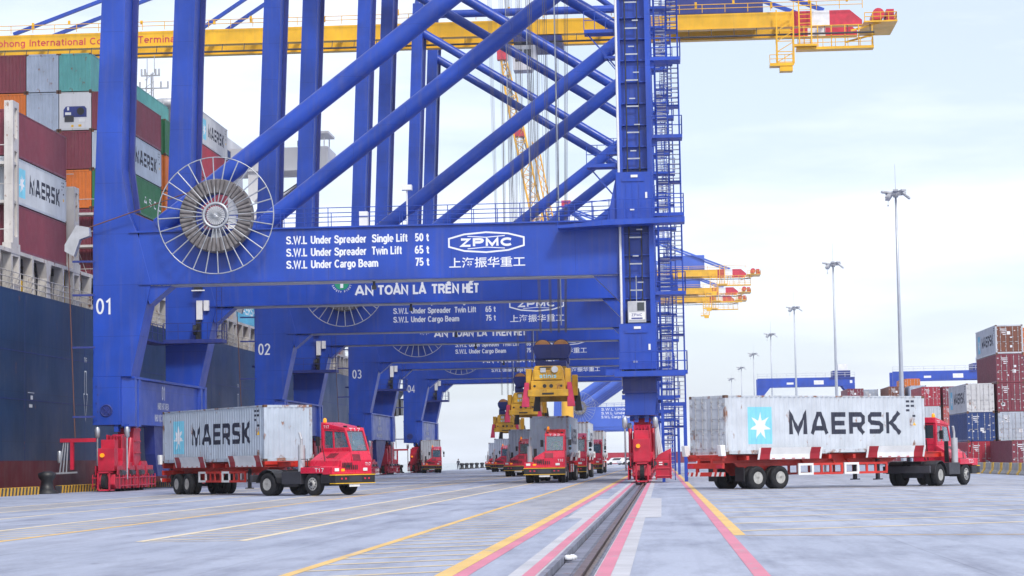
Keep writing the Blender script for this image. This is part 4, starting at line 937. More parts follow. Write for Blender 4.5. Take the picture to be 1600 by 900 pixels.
# ------------------------------------------------------------------ container ship
HX = -38.0
def make_ship():
    r = empty('container_ship', (HX, 200, 0), label='large dark blue container ship moored along the quay', cat='ship')
    r.location = (0, 0, 0)
    # hull: flat side with a counter stern towards the far end
    st_ = [(-20, 0), (290, 0), (305, .6), (318, 2.0), (327, 4.5), (333, 8)]
    def inset(y):
        for (a, ia), (b, ib) in zip(st_[:-1], st_[1:]):
            if a <= y <= b: return ia + (ib - ia) * (y - a) / (b - a)
        return 0
    ys = [-20, 60, 120, 180, 240, 290, 298, 305, 312, 318, 323, 327, 330, 333.5]
    zs = [-3.5, .2, 1.9, 3.2, 5, 7.2, 9, 12.3]
    def hx(y, z):
        low = max(0, (y - 300) / 33) * max(0, (10.5 - z)) * 1.6
        return HX - inset(y) * max(.12, 1 - z / 13) - low
    def yend(z): return 333.5 if z > 8 else 333.5 - (8 - z) * 3.0
    def grid(za, zb):
        m = MB(); z_ = [z for z in zs if za <= z <= zb]; n = len(z_)
        vs = []
        for y in ys:
            for z in z_:
                yy = min(y, yend(z)); vs.append((hx(yy, z), yy, z))
        fs = [(i * n + k, (i + 1) * n + k, (i + 1) * n + k + 1, i * n + k + 1) for i in range(len(ys) - 1) for k in range(n - 1)]
        m.add(vs, fs, True)
        bk = [(-78, yend(z), z) for z in z_]; fr = [(hx(yend(z), z), yend(z), z) for z in z_]
        m.add(fr + bk, [(k, n + k, n + k + 1, k + 1) for k in range(n - 1)])
        return m
    h = grid(1.9, 12.3).build('hull', HULL, r); grid(-3.5, 1.9).build('boot_top', BOOT, r)
    s = MB()
    for z in (8.6, 5.65): s.box(HX - .02, HX + .025, -20, 296, z - .02, z + .02)
    for y in range(90, 296, 14): s.box(HX - .02, HX + .008, y, y + .03, 1.9, 12.2)
    s.build('plate_seam', BLUE2, h)
    tm = MB(); P = lambda u, v: (HX + .012, u, v)
    for y in (146.2, 200.0, 240):
        text(tm, 'TUG', y - .35, y + .35, 8.55, .35, P); k = lambda u, v, l: P(u, v)
        stroke(tm, [(y - .22, 7.95), (y - .22, 6.4), (y - .5, 6.4), (y, 4.6), (y + .5, 6.4), (y + .22, 6.4), (y + .22, 7.95)], .09, k, closed=True)
    for y in (133.2, 187.5): tm.add([P(y, 5.7), P(y + .5, 5.7), P(y + .5, 5.95), P(y, 5.95)], [(0, 1, 2, 3)]); tm.add([P(y - .3, 5.2), P(y + .4, 5.2), P(y + .4, 5.4), P(y - .3, 5.4)], [(0, 1, 2, 3)]); tm.add([P(y - .6, 6.1), P(y + .8, 6.1), P(y + .8, 6.14), P(y - .6, 6.14)], [(0, 1, 2, 3)])
    tm.build('hull_mark', WLET, h)
    MB().box(-77, HX - .02, -20, 333, 12.0, 12.31).build('deck', SHIPD, r)
    # mooring openings near the stern
    o = MB(); o.box(HX - 2.2, HX - .2 + .04, 322.5, 325.5, 8.3, 10.9); o.box(HX - 2.2, HX - .05, 327.5, 330.5, 8.5, 10.9); 
    o.build('mooring_opening', BLACK, h)
    # hatch coaming, side passage and its pillars
    c = MB(); c.box(-76, HX - 1.9, 60, 300, 12.3, 14.3); c.box(-76, HX - 1.2, 60, 300, 14.3, 14.75); c.build('hatch_coaming', SHIPD, r)
    bays = [102.5, 116.6, 130.6, 144.6, 158.4, 172.2, 185.6, 199.6, 213.6, 227.6, 241.6, 255.6, 269.6, 283.6, 297]
    ev = {}
    for i, y in enumerate(bays):
        top = {2: 24.0, 3: 20.4}.get(i, 20.4)
        m = MB()
        # portal post with an oblong hole at the rail, repeated across the ship
        for x in (HX - .15, HX - 5.4, HX - 10.6):
            def post(ya, yb, za, zb, hole):
                for p, q, e, f in ((ya, ya + .32, za, zb), (yb - .32, yb, za, zb), (ya + .32, yb - .32, za, hole[0]), (ya + .32, yb - .32, hole[1], zb)): m.box(x - .55, x, p, q, e, f)
            post(y - .95, y + .95, 12.3, 15.2, (12.7, 14.4)); post(y - .62, y + .62, 15.2, top - 2.6, (15.6, top - 3.1)); post(y - .62, y + .62, top - 2.6, top, (top - 2.3, top - .4))
        for z in (15.0, 17.8, 20.2): m.box(-76, HX - .2, y - .55, y + .55, z - .12, z + .06); m.tube((HX - .2, y - .6, z + 1.05), (-76, y - .6, z + 1.05), .03, n=5)
        m.box(-76, HX - 11, y - .5, y - .35, 12.3, 20.3)
        # cross lashing rods
        for k in range(4): m.tube((HX - .6 - 2.5 * k, y + .7, 15.2), (HX - 2.6 - 2.5 * k, y + 1.0, 20.4), .025, n=4, cap=False)
        m.build('lashing_bridge', SHIPW, r)
    m = MB()
    for ya, yb in zip(bays[:-1], bays[1:]):
        for t in (.25, .5, .75):
            y = ya + (yb - ya) * t; w_ = .5 if t == .5 else .16
            m.prism([(y - w_, 12.3), (y + w_, 12.3), (y + w_ * .7, 13.6), (y + w_ * 1.5, 14.75), (y - w_ * 1.5, 14.75), (y - w_ * .7, 13.6)], HX - .7, HX - .1, 'x')
        m.box(HX - .7, HX - .12, ya, yb, 14.55, 14.78)
    m.build('deck_pillar', SHIPW, r)
    rl_ = MB(); railing(rl_, [(HX - .08, 92, 12.3), (HX - .08, 297, 12.3)], h=1.1, post=1.4, r=.03, rails=(.36, .73, 1.1)); rl_.build('deck_railing', SHIPW, r)
    g = MB(); rg = random.Random(11)
    for i in range(220):
        y = rg.uniform(100, 300); x = HX - rg.uniform(.9, 1.8); z = 12.3 + rg.uniform(0, 1.4); g.cbox((x, y, z), (rg.uniform(.1, .5), rg.uniform(.1, .7), rg.uniform(.15, 1.2)))
    for i in range(26): y = rg.uniform(100, 300); g.tube((HX - .9, y, 12.4), (HX - 1.0, y + rg.uniform(-.6, .6), 14.6), .09, n=6)
    g.build('deck_fitting', SHIPW, r)
    g = MB()
    for i in range(16): y = 108 + 12 * i; g.tube((HX - .8, y, 12.4), (HX - .8, y, 14.6), .1, n=6); g.cbox((HX - .75, y + 1.2, 12.8), (.35, .5, .7))
    g.build('yellow_pipe', YPAINT, r)
    # accommodation block, bridge wing with raking strut, funnel, mast
    a = MB(); a.box(-74, -50.5, 254, 268, 12.3, 41); a.box(-76, HX - .2, 258, 264.5, 36.7, 39.5); a.box(-41.2, HX - .4, 259, 263.5, 39.5, 39.7); a.box(-41.4, HX - .2, 258.6, 263.8, 41.2, 41.5)
    for x in (-41.0, HX - .8):
        for y in (259.2, 263.3): a.tube((x, y, 39.5), (x, y, 41.3), .08, n=5)
    for y in (258.4, 263.4): a.prism([(HX - 1.2, 36.8), (-50.6, 29.6), (-50.6, 28.4), (HX - 2.8, 36.0)], y, y + .8); a.prism([(-46.8, 36.8), (-48.0, 36.8), (-48.0, 33.6), (-47.3, 33.0), (-46.8, 33.6)], y, y + .8)
    a.box(-50.6, -45, 256, 266, 12.3, 30)
    su = a.build('superstructure', SHIPW2, r)
    w = MB()
    for z in (15.5, 18.6, 21.7, 24.8, 27.9, 31, 34.1):
        for i in range(6): w.box(-72 + 3.4 * i, -71 + 3.4 * i, 253.93, 254.0, z, z + 1)
    for i in range(14): w.box(-74.5 + 1.55 * i, -73.3 + 1.55 * i, 253.93, 254.0, 38.2, 39.4)
    w.build('window', DGLASS, su)
    lp = MB()
    for x in (-45.7, -41.6): lp.cbox((x, 257.9, 39.9), (.5, .3, .7)); lp.tube((x, 258.2, 39.5), (x, 258.2, 40), .06, n=5)
    lp.build('wing_lamp', DGREY, su)
    f = MB(); f.lathe([(1.5, 12.3), (1.5, 48.8), (1.6, 48.8), (1.6, 49.8), (1.3, 49.8)], 'z', (-63.2, 282, 0), 20); f.build('funnel', LGREY, r)
    ms = MB(); b = (-61.0, 263)
    for dx, dy in ((-.7, -.6), (.7, -.6), (0, .8)): ms.tube((b[0] + dx, b[1] + dy, 41), (b[0] + dx * .5, b[1] + dy * .5, 50), .09, n=6)
    for z, L_2 in ((45.5, 1.6), (48.0, 2.2), (49.6, 1.1)):
        ms.box(b[0] - L_2, b[0] + L_2, b[1] - .12, b[1] + .12, z, z + .14)
        for q in (-1, -.6, .6, 1): ms.tube((b[0] + q * L_2, b[1], z), (b[0] + q * L_2, b[1], z + .9), .12, n=5)
    for z in range(42, 50): ms.bar((b[0] - .6, b[1] - .5, z), (b[0] + .6, b[1] - .5, z + .9), .06)
    ms.tube((b[0] - .4, b[1], 50), (b[0] - .4, b[1], 51.8), .05, n=5); ms.tube((b[0] + .5, b[1], 50), (b[0] + .5, b[1], 52.2), .05, n=5); ms.build('radar_mast', LGREY, r)
    return r
make_ship()
CG = 'containers stacked on the ship'
T = [14.9 + 2.945 * i for i in range(7)]
XR = [-39.75 - 2.5 * i for i in range(5)]     # container centres, row 0 outermost
def shipbox(col, row, tier, y0, label, **k):
    # front (blank) end faces the camera: heading -Y
    return container(col, (XR[row], y0 + 12.19, T[tier]), R(-90), label, CG, H=2.896, **k)
# heading -Y: local +y (left of heading) is world +X, the quay side
B1, B2, B3, B4, B5 = 131.2, 159.3, 173.0, 186.3, 200.4
shipbox('maroon', 0, 0, B1, 'lowest maroon container of the nearest ship stack, under the star-marked grey one', mat=BOXC)
shipbox('lightgrey', 0, 1, B1, 'light grey star-marked container between two maroon ones in the nearest ship stack', mat=BOXC, marks=(1,))
shipbox('maroon', 0, 2, B1, 'maroon container on top of the nearest ship stack, highest beside the left picture edge', mat=BOXC)
shipbox('grey', 0, 4 - 1, B2, 'light grey container with a dark name above a green one, behind crane 01', mat=BOXC, marks=(1,))
shipbox('maroon', 0, 4, B2, 'maroon container topping the outer stack behind the front leg of crane 01', mat=BOXC)
shipbox('green', 0, 2, B2, 'green container with spaced white letters, behind the front leg of crane 01', mat=BOXC, word=('A S C L', 1, .52, .98, .95, .62, WLET))
shipbox('maroon', 0, 1, B2, 'maroon container low in the outer stack behind the front leg of crane 01', mat=BOX)
shipbox('maroon', 0, 0, B2, 'lowest maroon container of the outer stack behind the front leg of crane 01', mat=BOX)
R1 = [('maroon', 'maroon container second from the bottom, left of the grey cable shoe of crane 01'), ('orange', 'bright orange container end beside the front leg of crane 01'), ('maroon', 'maroon container end directly above the bright orange one'), None, ('teal', 'teal container at the very top, next to the front leg of crane 01')]
for t, (c, l) in ((1, R1[0]), (2, R1[1]), (3, R1[2]), (5, R1[4])): shipbox(c, 1, t, B2, l, mat=BOXR if c == 'teal' else BOX)
shipbox('maroon', 1, 0, B2, 'maroon container end at deck level left of the front leg of crane 01')
def reefer(o):
    """refrigeration unit in the front end"""
    m = MB(); L, H = 12.192, 2.896; w = 1.2
    m.box(L - .02, L + .012, -w, w, .14, H - .12); u = m.build('reefer_end', SHIPW2, o)
    m = MB(); m.prism([(-.88, .98), (-.88, 1.55), (-.7, 1.8), (.72, 1.8), (.88, 1.6), (.88, .98)], L + .013, L + .03, 'x'); m.build('condenser_recess', BLUE2, u)
    m = MB(); m.tube((L + .03, .42, 1.42), (L + .06, .42, 1.42), .28, n=20); m.build('fan', BLACK, u)
    m = MB(); m.box(L + .03, L + .06, -.75, -.3, 1.15, 1.35); m.box(L + .03, L + .05, -.6, -.45, 1.5, 1.75); m.box(L + .012, L + .03, .3, .75, .62, .85); m.build('control_box', WHITE, u)
    m = MB(); m.box(L + .012, L + .05, -.8, -.1, .62, 1.1); m.build('compressor', DGREY, u)
    m = MB(); m.box(L + .012, L + .02, .25, .48, .25, .42); m.box(L + .012, L + .02, -.3, -.12, .22, .40); m.build('warning_sticker', YPAINT, u)
reefer(shipbox('white', 1, 4, B2, 'white refrigerated container showing its cooling unit and fan'))
for row, tier, c, l, mt in ((2, 5, 'steel', 'rust-streaked pale grey container in the top tier, left of the teal one', BOXR), (2, 4, 'steel', 'clean pale grey container end left of the refrigerated one', BOX), (2, 3, 'steel', 'pale grey container end just above the slanting top of the nearest maroon container', BOX),
                        (3, 5, 'maroon', 'maroon container end at the top left picture corner', BOX), (3, 4, 'orange', 'orange container end at the left picture edge under a maroon one', BOX), (3, 3, 'grey', 'grey container end at the left picture edge under the orange one', BOX), (4, 5, 'red', 'red container end at the left picture edge beyond the maroon top one', BOX)):
    shipbox(c, row, tier, B2, l, mat=mt)
shipbox('teal', 1, 5, B3, 'teal container at the top, seen between the two legs of crane 01')
for t, c, l in ((4, 'green', 'green container with one white letter just left of the rear leg of crane 01'), (3, 'orange', 'orange container under the green one just left of the rear leg of crane 01'), (2, 'orange', 'lower orange container behind the rim of the nearest cable reel'), (1, 'maroon', 'maroon container low behind the nearest cable reel'), (0, 'red', 'red container at deck level behind the nearest cable reel')):
    shipbox(c, 0, t, B3, l, word=('U', 1, .44, .52, .8, 1.0, WLET) if c == 'green' else None)
for t, c, l in ((5, 'white', 'white container with a dark name just right of the rear leg of crane 01'), (4, 'crimson', 'bright red container under the white one just right of the rear leg of crane 01'), (3, 'crimson', 'bright red container behind the upper rim of the nearest cable reel'), (2, 'maroon', 'maroon container behind the brace at the nearest cable reel'), (0, 'crimson', 'bright red container end seen in the gap under the rear beam of crane 01')):
    shipbox(c, 0, t, B4, l, mat=BOXC, marks=(1,) if c == 'white' else ())
shipbox('blue', 1, 6 - 1, B5, 'dark blue container at the top beyond the white one with a dark name')
shipbox('cyan', 0, 0, B5, 'sky blue container with white letters under the rear beam of crane 01', mat=BOXC, word=('MAERSK', 1, .3, .95, .95, .9, WLET))
for y0, c, l in ((256.4, 'crimson', 'red container on the ship between the legs of crane 02'), (305, 'pink', 'faded pink container near the stern between the legs of crane 03')):
    shipbox(c, 0, 0, y0, l, mat=BOXC)
m = MB(); m.box(-74, HX - .4, 298, 321, 10.5, 12.2)

# ------------------------------------------------------------------ terminal tractors, trailers and their loads
def wheel_pair(root, x, yc, w, dual, steer=0):
    for s in (-1, 1):
        t = MB(); r = .52
        parts = [(yc * s, w)] if not dual else [(yc * s - .16 * s - .0, .29), (yc * s + .17 * s, .29)]
        for y, ww in parts: t.lathe([(.27, -ww / 2), (.46, -ww / 2), (.515, -ww / 2 + .05), (r, -.02), (r, .02), (.515, ww / 2 - .05), (.46, ww / 2), (.27, ww / 2)], 'y', (x, y, r), 28, True)
        o = t.build('wheel', RUBBER, root)
        ye = yc * s + s * (w / 2 if not dual else .31); h = MB()
        if dual: h.lathe([(.285, 0), (.27, .005), (.25, -.10), (.13, -.10), (.13, -.02), (.06, 0), (.002, 0)] if s > 0 else [(.285, 0), (.27, -.005), (.25, .10), (.13, .10), (.13, .02), (.06, 0), (.002, 0)], 'y', (x, ye, r), 24)
        else: h.lathe([(.285, 0), (.27, .005), (.22, -.03), (.16, .04), (.12, .07), (.05, .08), (.002, .08)] if s > 0 else [(.285, 0), (.27, -.005), (.22, .03), (.16, -.04), (.12, -.07), (.05, -.08), (.002, -.08)], 'y', (x, ye, r), 24)
        h.build('rim', RIM, o)
        if not dual:
            n = MB()
            for i in range(10):
                a = 2 * math.pi * i / 10; n.tube((x + .21 * math.cos(a), ye, r + .21 * math.sin(a)), (x + .21 * math.cos(a), ye + s * .02, r + .21 * math.sin(a)), .03, n=6)
            n.tube((x, ye + s * .05, r), (x, ye + s * .1, r), .09, n=10); n.build('wheel_nut', DGREY, o)
def skin_body(name, joints, edges, mat, parent=None, loc=None, rz=0, sub=2):
    me = bpy.data.meshes.new(name); me.from_pydata([j[0] for j in joints], edges, []); o = bpy.data.objects.new(name, me); C.objects.link(o)
    bm = bmesh.new(); bm.from_mesh(me); ly = bm.verts.layers.skin.verify()
    for i, v in enumerate(bm.verts):
        v[ly].radius = joints[i][1] if isinstance(joints[i][1], tuple) else (joints[i][1],) * 2
        v[ly].use_root = i == 0
    bm.to_mesh(me); bm.free()
    s = o.modifiers.new('skin', 'SKIN'); s.use_smooth_shade = True; s.use_x_symmetry = False
    u = o.modifiers.new('sub', 'SUBSURF'); u.levels = sub; u.render_levels = sub
    dg = bpy.context.evaluated_depsgraph_get(); dg.update(); m2 = bpy.data.meshes.new_from_object(o.evaluated_get(dg)); o.modifiers.clear(); o.data = m2
    m2.materials.clear(); m2.materials.append(mat)
    for p in m2.polygons: p.use_smooth = True
    if parent: o.parent = parent
    if loc: o.location = loc
    o.rotation_euler = (0, 0, rz); return o
def head(parent, c, face=Vector((1, 0, 0)), s=1.0, helmet=None):
    m = MB(); m.lathe([(.002, -.13), (.055, -.115), (.075, -.06), (.085, 0), (.088, .05), (.07, .10), (.03, .13), (.002, .135)], 'z', c, 16)
    m.tube(Vector(c) + face * .075 + Vector((0, 0, -.01)), Vector(c) + face * .11 + Vector((0, 0, -.03)), .014, .018, n=6)
    sd_ = Vector((-face.y, face.x, 0))
    for q in (-1, 1): m.cbox(tuple(Vector(c) + sd_ * .088 * q), (.03, .03, .06))
    h = m.build('head', SKIN, parent)
    m = MB(); m.lathe([(.095, .02), (.098, .06), (.08, .115), (.03, .145), (.002, .148)], 'z', Vector(c) - face * .012, 16); m.build('hair', HAIR if not helmet else helmet, h)
    m = MB()
    for q in (-1, 1): m.cbox(tuple(Vector(c) + face * .082 + sd_ * .035 * q + Vector((0, 0, .012))), (.015, .02, .012))
    m.cbox(tuple(Vector(c) + face * .078 + Vector((0, 0, -.065))), (.012, .045, .012)); m.build('face_feature', HAIR, h)
    return h
def seated_driver(loc, rz, label, vest=VEST, arms_up=True):
    """one continuous seated body; local +x is the way he faces"""
    hx = .36 if arms_up else .38
    J = [((0, 0, .10), .14), ((.02, 0, .35), .145), ((.02, 0, .52), (.15, .11)), ((.03, 0, .62), .06),
         ((.02, .19, .53), .07), ((.14, .26, .32), .05), ((.40, .16, .36), .04), ((.49, .14, .38), .035),
         ((.02, -.19, .53), .07), ((.14, -.26, .32), .05), ((.40, -.16, .36), .04), ((.49, -.14, .38), .035),
         ((.12, .10, .08), .10), ((.44, .12, .10), .075), ((.50, .12, -.32), .055), ((.60, .12, -.36), .045),
         ((.12, -.10, .08), .10), ((.44, -.12, .10), .075), ((.50, -.12, -.32), .055), ((.60, -.12, -.36), .045)]
    E_ = [(0, 1), (1, 2), (2, 3), (2, 4), (4, 5), (5, 6), (6, 7), (2, 8), (8, 9), (9, 10), (10, 11), (0, 12), (12, 13), (13, 14), (14, 15), (0, 16), (16, 17), (17, 18), (18, 19)]
    o = skin_body('person', J, E_, SHIRT, None, loc, rz); tag(o, label, 'person')
    head(o, (.05, 0, .80))
    m = MB(); m.lathe([(.165, .12), (.17, .3), (.165, .45), (.12, .54), (.08, .55)], 'z', (.015, 0, 0), 16); v = m.build('vest', vest, o); v.scale = (1, 1.08, 1)
    for s in (-1, 1):
        m = MB()
        for k in range(4): m.tube((.47, .14 * s + (k - 1.5) * .02, .385), (.535 - .008 * abs(k - 1), .14 * s + (k - 1.5) * .022, .37), .011, .008, n=5)
        m.tube((.45, .14 * s - .04 * s, .385), (.50, .14 * s - .065 * s, .40), .012, .009, n=5); m.build('hand', SKIN, o)
    return o
def make_tractor(loc, rz, code, label, driver=None, steer=0):
    """local +x forwards, front axle at x = 0, rear axle at x = -2.9; single cab on the left"""
    r = empty('terminal_tractor', loc, rz, label=label, cat='truck', group='red terminal tractors')
    c = MB(); 
    for s in (-1, 1): c.box(-4.0, 1.0, s * .42 - .06, s * .42 + .06, .62, .92)
    c.box(-.25, .25, -.95, .95, .42, .62); c.box(-3.15, -2.65, -.8, .8, .38, .66); c.tube((-2.9, 0, .52), (-2.9, 0, .52 + .01), .3); c.box(-.1, .9, -.45, .45, .45, 1.0); c.tube((-2.4, 0, .6), (-.3, 0, .75), .07, n=8)
    c.box(-1.95, -.72, -1.22, -.55, .52, 1.08); c.box(-1.9, -.8, .55, 1.22, .55, 1.05)
    c.box(-4.05, -3.9, -1.2, 1.2, .62, .95)
    ch = c.build('chassis', DGREY, r, bevel=.02)
    f = MB()
    for s in (-1, 1):
        y0, y1 = (s * .55, s * 1.24) if s > 0 else (s * 1.24, s * .55)
        n = 9; pts = [(-2.9 + .68 * math.cos(math.pi * (i / (n - 1)) * .92 + .12), .50 + .66 * math.sin(math.pi * (i / (n - 1)) * .92 + .12)) for i in range(n)]
        pts2 = [(-2.9 + .71 * math.cos(math.pi * (i / (n - 1)) * .92 + .12), .50 + .69 * math.sin(math.pi * (i / (n - 1)) * .92 + .12)) for i in range(n)]
        f.prism(pts + pts2[::-1], y0, y1)
    f.build('mudguard', BLACK, r)
    MB().box(-3.4, -2.4, -.5, .5, 1.0, 1.16).build('fifth_wheel', BLACK, r, bevel=.03)
    wheel_pair(r, 0, 1.05, .30, False); wheel_pair(r, -2.9, .90, .6, True)
    # full-width red nose, sloping hood on the right
    b = MB(); b.prism([(1.28, .98), (1.30, 1.55), (1.18, 1.95), (-.62, 1.95), (-.66, 1.0), (-.62, .95), (.62, .95)], .02, 1.24)
    b.prism([(.02, .98), (.02, 1.93), (-.62, 1.56), (-.70, 1.28), (-1.24, 1.26), (-1.24, .98)], -.72, 1.12, 'x')
    b.prism([(1.12, .98), (1.28, .98), (1.29, 1.26), (1.12, 1.26)], -1.24, .02); b.add([(1.119, .02, 1.25), (1.119, -.69, 1.25), (1.119, -.62, 1.56), (1.119, .02, 1.93), (1.292, .02, 1.25), (1.285, -.69, 1.25), (1.25, -.62, 1.50), (1.19, .02, 1.90)], [(3, 2, 1, 0), (4, 5, 6, 7), (0, 1, 5, 4), (1, 2, 6, 5), (2, 3, 7, 6), (3, 0, 4, 7)])
    b.prism([(.66, .92), (1.29, .92), (1.29, 1.02), (.66, 1.02)], -1.24, 1.24)
    body = b.build('nose', TRED, r, bevel=.035)
    # cab shell: pillars, rear wall, roof
    k = MB(); W0, W1 = .04, 1.22
    def pil(p, q, y, w=.07): k.bar((p[0], y, p[1]), (q[0], y, q[1]), w, w * 1.3)
    for y in (W0 + .04, W1 - .04): pil((1.14, 1.93), (.80, 2.88), y, .085); pil((.10, 1.93), (.06, 2.95), y, .07); pil((-.58, 1.93), (-.58, 3.05), y, .09)
    k.prism([(.86, 2.84), (.82, 2.98), (-.66, 3.26), (-.68, 2.98)], W0 - .02, W1 + .02)
    k.prism([(.80, 2.84), (-.62, 2.96), (-.62, 2.88), (.80, 2.78)], W0, W1)
    k.box(-.64, -.56, W0, W1, 1.93, 2.25); k.box(-.64, -.56, W0, W0 + .12, 2.2, 3.0); k.box(-.64, -.56, W1 - .12, W1, 2.2, 3.0)
    k.prism([(.06, 1.94), (.06, 2.10), (-.58, 2.10), (-.58, 1.94)], W0, W0 + .06); k.prism([(1.12, 1.94), (1.05, 2.12), (.06, 2.1), (.06, 1.94)], W0, W0 + .06)
    k.box(-.64, -.5, W0 - .05, W0 + .1, 1.2, 3.0)
    cab = k.build('cab', TRED, r, bevel=.025)
    g = MB(); g.prism([(1.11, 1.97), (.80, 2.84), (.785, 2.84), (1.095, 1.97)], W0 + .08, W1 - .08); g.build('windscreen', GLASS, cab)
    g = MB()
    for y in (W0 + .03, W1 - .035): g.prism([(1.06, 2.06), (.80, 2.80), (.10, 2.86), (.10, 2.06)], y, y + .006); g.prism([(.04, 2.06), (.04, 2.86), (-.52, 2.9), (-.52, 2.06)], y, y + .006)
    g.build('side_window', GLASS, cab)
    MB().box(-.605, -.6, W0 + .12, W1 - .12, 2.25, 2.95).build('rear_window', DGLASS, cab)
    s = MB(); s.prism([(1.10, 1.30), (1.115, 1.30), (1.115, 1.93), (1.10, 1.93)], 1.238, 1.244); s.prism([(.08, 1.02), (.095, 1.02), (.095, 2.02), (.08, 2.02)], 1.238, 1.244); s.box(.08, 1.1, 1.238, 1.244, 1.30, 1.315); s.box(.15, .32, 1.24, 1.27, 1.72, 1.76); s.build('door_seam', BLACK, body)
    s = MB()
    for i in range(6): s.add([(.1 + .09 * i, -.12 - .0, 1.862), (.15 + .09 * i, -.12, 1.862), (.15 + .09 * i, -.48, 1.652), (.1 + .09 * i, -.48, 1.652)], [(0, 1, 2, 3)])
    s.build('hood_louvre', BLACK, body)
    s = MB(); s.box(-.55, .05, -1.2, -.75, 1.264, 1.29); s.bar((-.3, -1.2, 1.29), (-.3, -1.2, 1.62), .03); s.bar((-.3, -1.2, 1.62), (-.7, -1.2, 1.62), .03); s.build('step_rail', DGREY, body)
    s = MB(); s.box(-.45, .05, .38, .90, 1.93, 2.0); s.box(-.5, -.38, .38, .90, 1.96, 2.62); s.build('seat', SEAT, cab, bevel=.03)
    s = MB(); s.ring((.50, .64, 2.20), .19, .018, 'x', 20); s.tube((.51, .64, 2.2), (.72, .64, 1.95), .025, n=6); s.box(.65, 1.05, .12, 1.14, 1.95, 2.02); s.build('steering_wheel', BLACK, cab)
    MB().bar((1.07, .75, 2.02), (.99, .35, 2.22), .025).build('wiper', BLACK, cab)
    # grilles, lamps, bumper
    q = MB()
    for z in (1.64, 1.30 - .17):
        for i in range(7): q.box(1.285 if z < 1.5 else 1.0, 1.306 if z < 1.5 else 1.29 - .12 * 0, -.42 + .115 * i, -.36 + .115 * i, z, z + .2) if z < 1.5 else q.prism([(1.303, 1.52), (1.315, 1.52), (1.235, 1.80), (1.223, 1.80)], .06 + .07 * i, .10 + .07 * i)
    for i in range(7): q.prism([(1.305, 1.22), (1.313, 1.22), (1.313, 1.44), (1.305, 1.44)], -.62 + .09 * i, -.57 + .09 * i)
    q.build('grille', BLACK, body)
    for y in (-.98, .80):
        MB().box(1.29, 1.325, y - .13, y + .13, 1.06, 1.2).build('headlight', LENS, body, bevel=.015)
    MB().box(1.29, 1.32, -.70, -.50, 1.06, 1.17).build('indicator', ORANGE, body, bevel=.01)
    bp = MB(); bp.box(1.15, 1.48, -1.25, 1.25, .54, .90); bp.box(.55, 1.15, -1.25, -1.0, .54, .90); bp.box(.55, 1.15, 1.0, 1.25, .54, .90); bu = bp.build('bumper', BLACK, r, bevel=.03)
    y = MB(); y.box(1.14, 1.49, -1.26, 1.26, .885, .925); y.box(1.14, 1.49, -1.26, 1.26, .515, .55); y.build('bumper_stripe', YPAINT, bu)
    y = MB(); y.box(1.481, 1.49, -.4, .4, .60, .84); y.build('bumper_grille', DGREY, bu)
    y = MB(); y.box(1.40, 1.43, -.32, .32, .38, .52); y.build('number_plate', WHITE, bu)
    y = MB()
    for q_ in (-.85, -.6, .6, .85): y.box(1.482, 1.492, q_ - .05, q_ + .05, .70, .78)
    y.build('marker_lamp', CRED, bu)
    # lettering
    l = MB()
    text(l, code, .25, .95, .0, .14, lambda u, v: (.872 - v * .1, u, 2.83 + v))
    text(l, code, .80, 1.14, .0, .14, lambda u, v: (1.308, u, 1.30 + v)); text(l, 'TERMINAL', .68, 1.16, .0, .07, lambda u, v: (1.308, u, 1.46 + v)) if False else None
    text(l, code, 0, .55, 1.04, .17, lambda u, v: (.20 + u, -1.246, v)); text(l, code, 0, .34, 0, .13, lambda u, v: (-.50 + u, W0 - .026, 2.98 + v))
    l.build('lettering', WLET, body)
    # roof lamp, mirrors, exhaust, work lamps
    m = MB(); m.lathe([(.08, 0), (.08, .12), (.05, .19), (.002, .2)], 'z', (-.55, .16, 3.25), 12); m.build('beacon', ORANGE, cab)
    m = MB(); m.tube((.55, W1, 2.7), (.62, 1.52, 2.7), .02, n=5); m.box(.58, .66, 1.42, 1.62, 2.25, 2.62); m.lathe([(.1, -.03), (.1, .03)], 'x', (.62, 1.52, 2.08), 12); m.tube((.7, -1.1, 1.5), (.7, -1.25, 2.2), .02, n=5)
    m.tube((-.6, W0 - .04, 2.5), (-.6, -.25, 2.5), .02, n=5); m.box(-.66, -.56, -.34, -.16, 2.2, 2.62); m.build('mirror', BLACK, cab)
    m = MB(); m.tube((-.86, -1.02, 1.0), (-.86, -1.02, 2.25), .155, n=16); m.tube((-.86, -1.02, 2.25), (-.86, -1.02, 2.5), .06, n=8); m.tube((-.86, -1.02, 2.5), (-.97, -1.02, 2.8), .06, n=8); m.tube((-.86, -1.02, .6), (-.86, -1.02, 1.0), .08, n=8); m.build('exhaust_stack', LGREY, r)
    m = MB(); m.box(-1.1, -1.04, -.8, -.6, 1.1, 2.1); m.tube((-1.0, .3, 1.2), (-1.15, .3, 2.2), .03, n=6); m.tube((-1.0, .45, 1.2), (-1.2, .5, 2.1), .03, n=6); m.build('air_hose', BLACK, r)
    MB().box(.62, .74, 1.0, 1.12, 2.96, 3.08).build('work_lamp', BLACK, cab); MB().box(.62, .74, .14, .26, 2.96, 3.08).build('work_lamp', BLACK, cab)
    return r
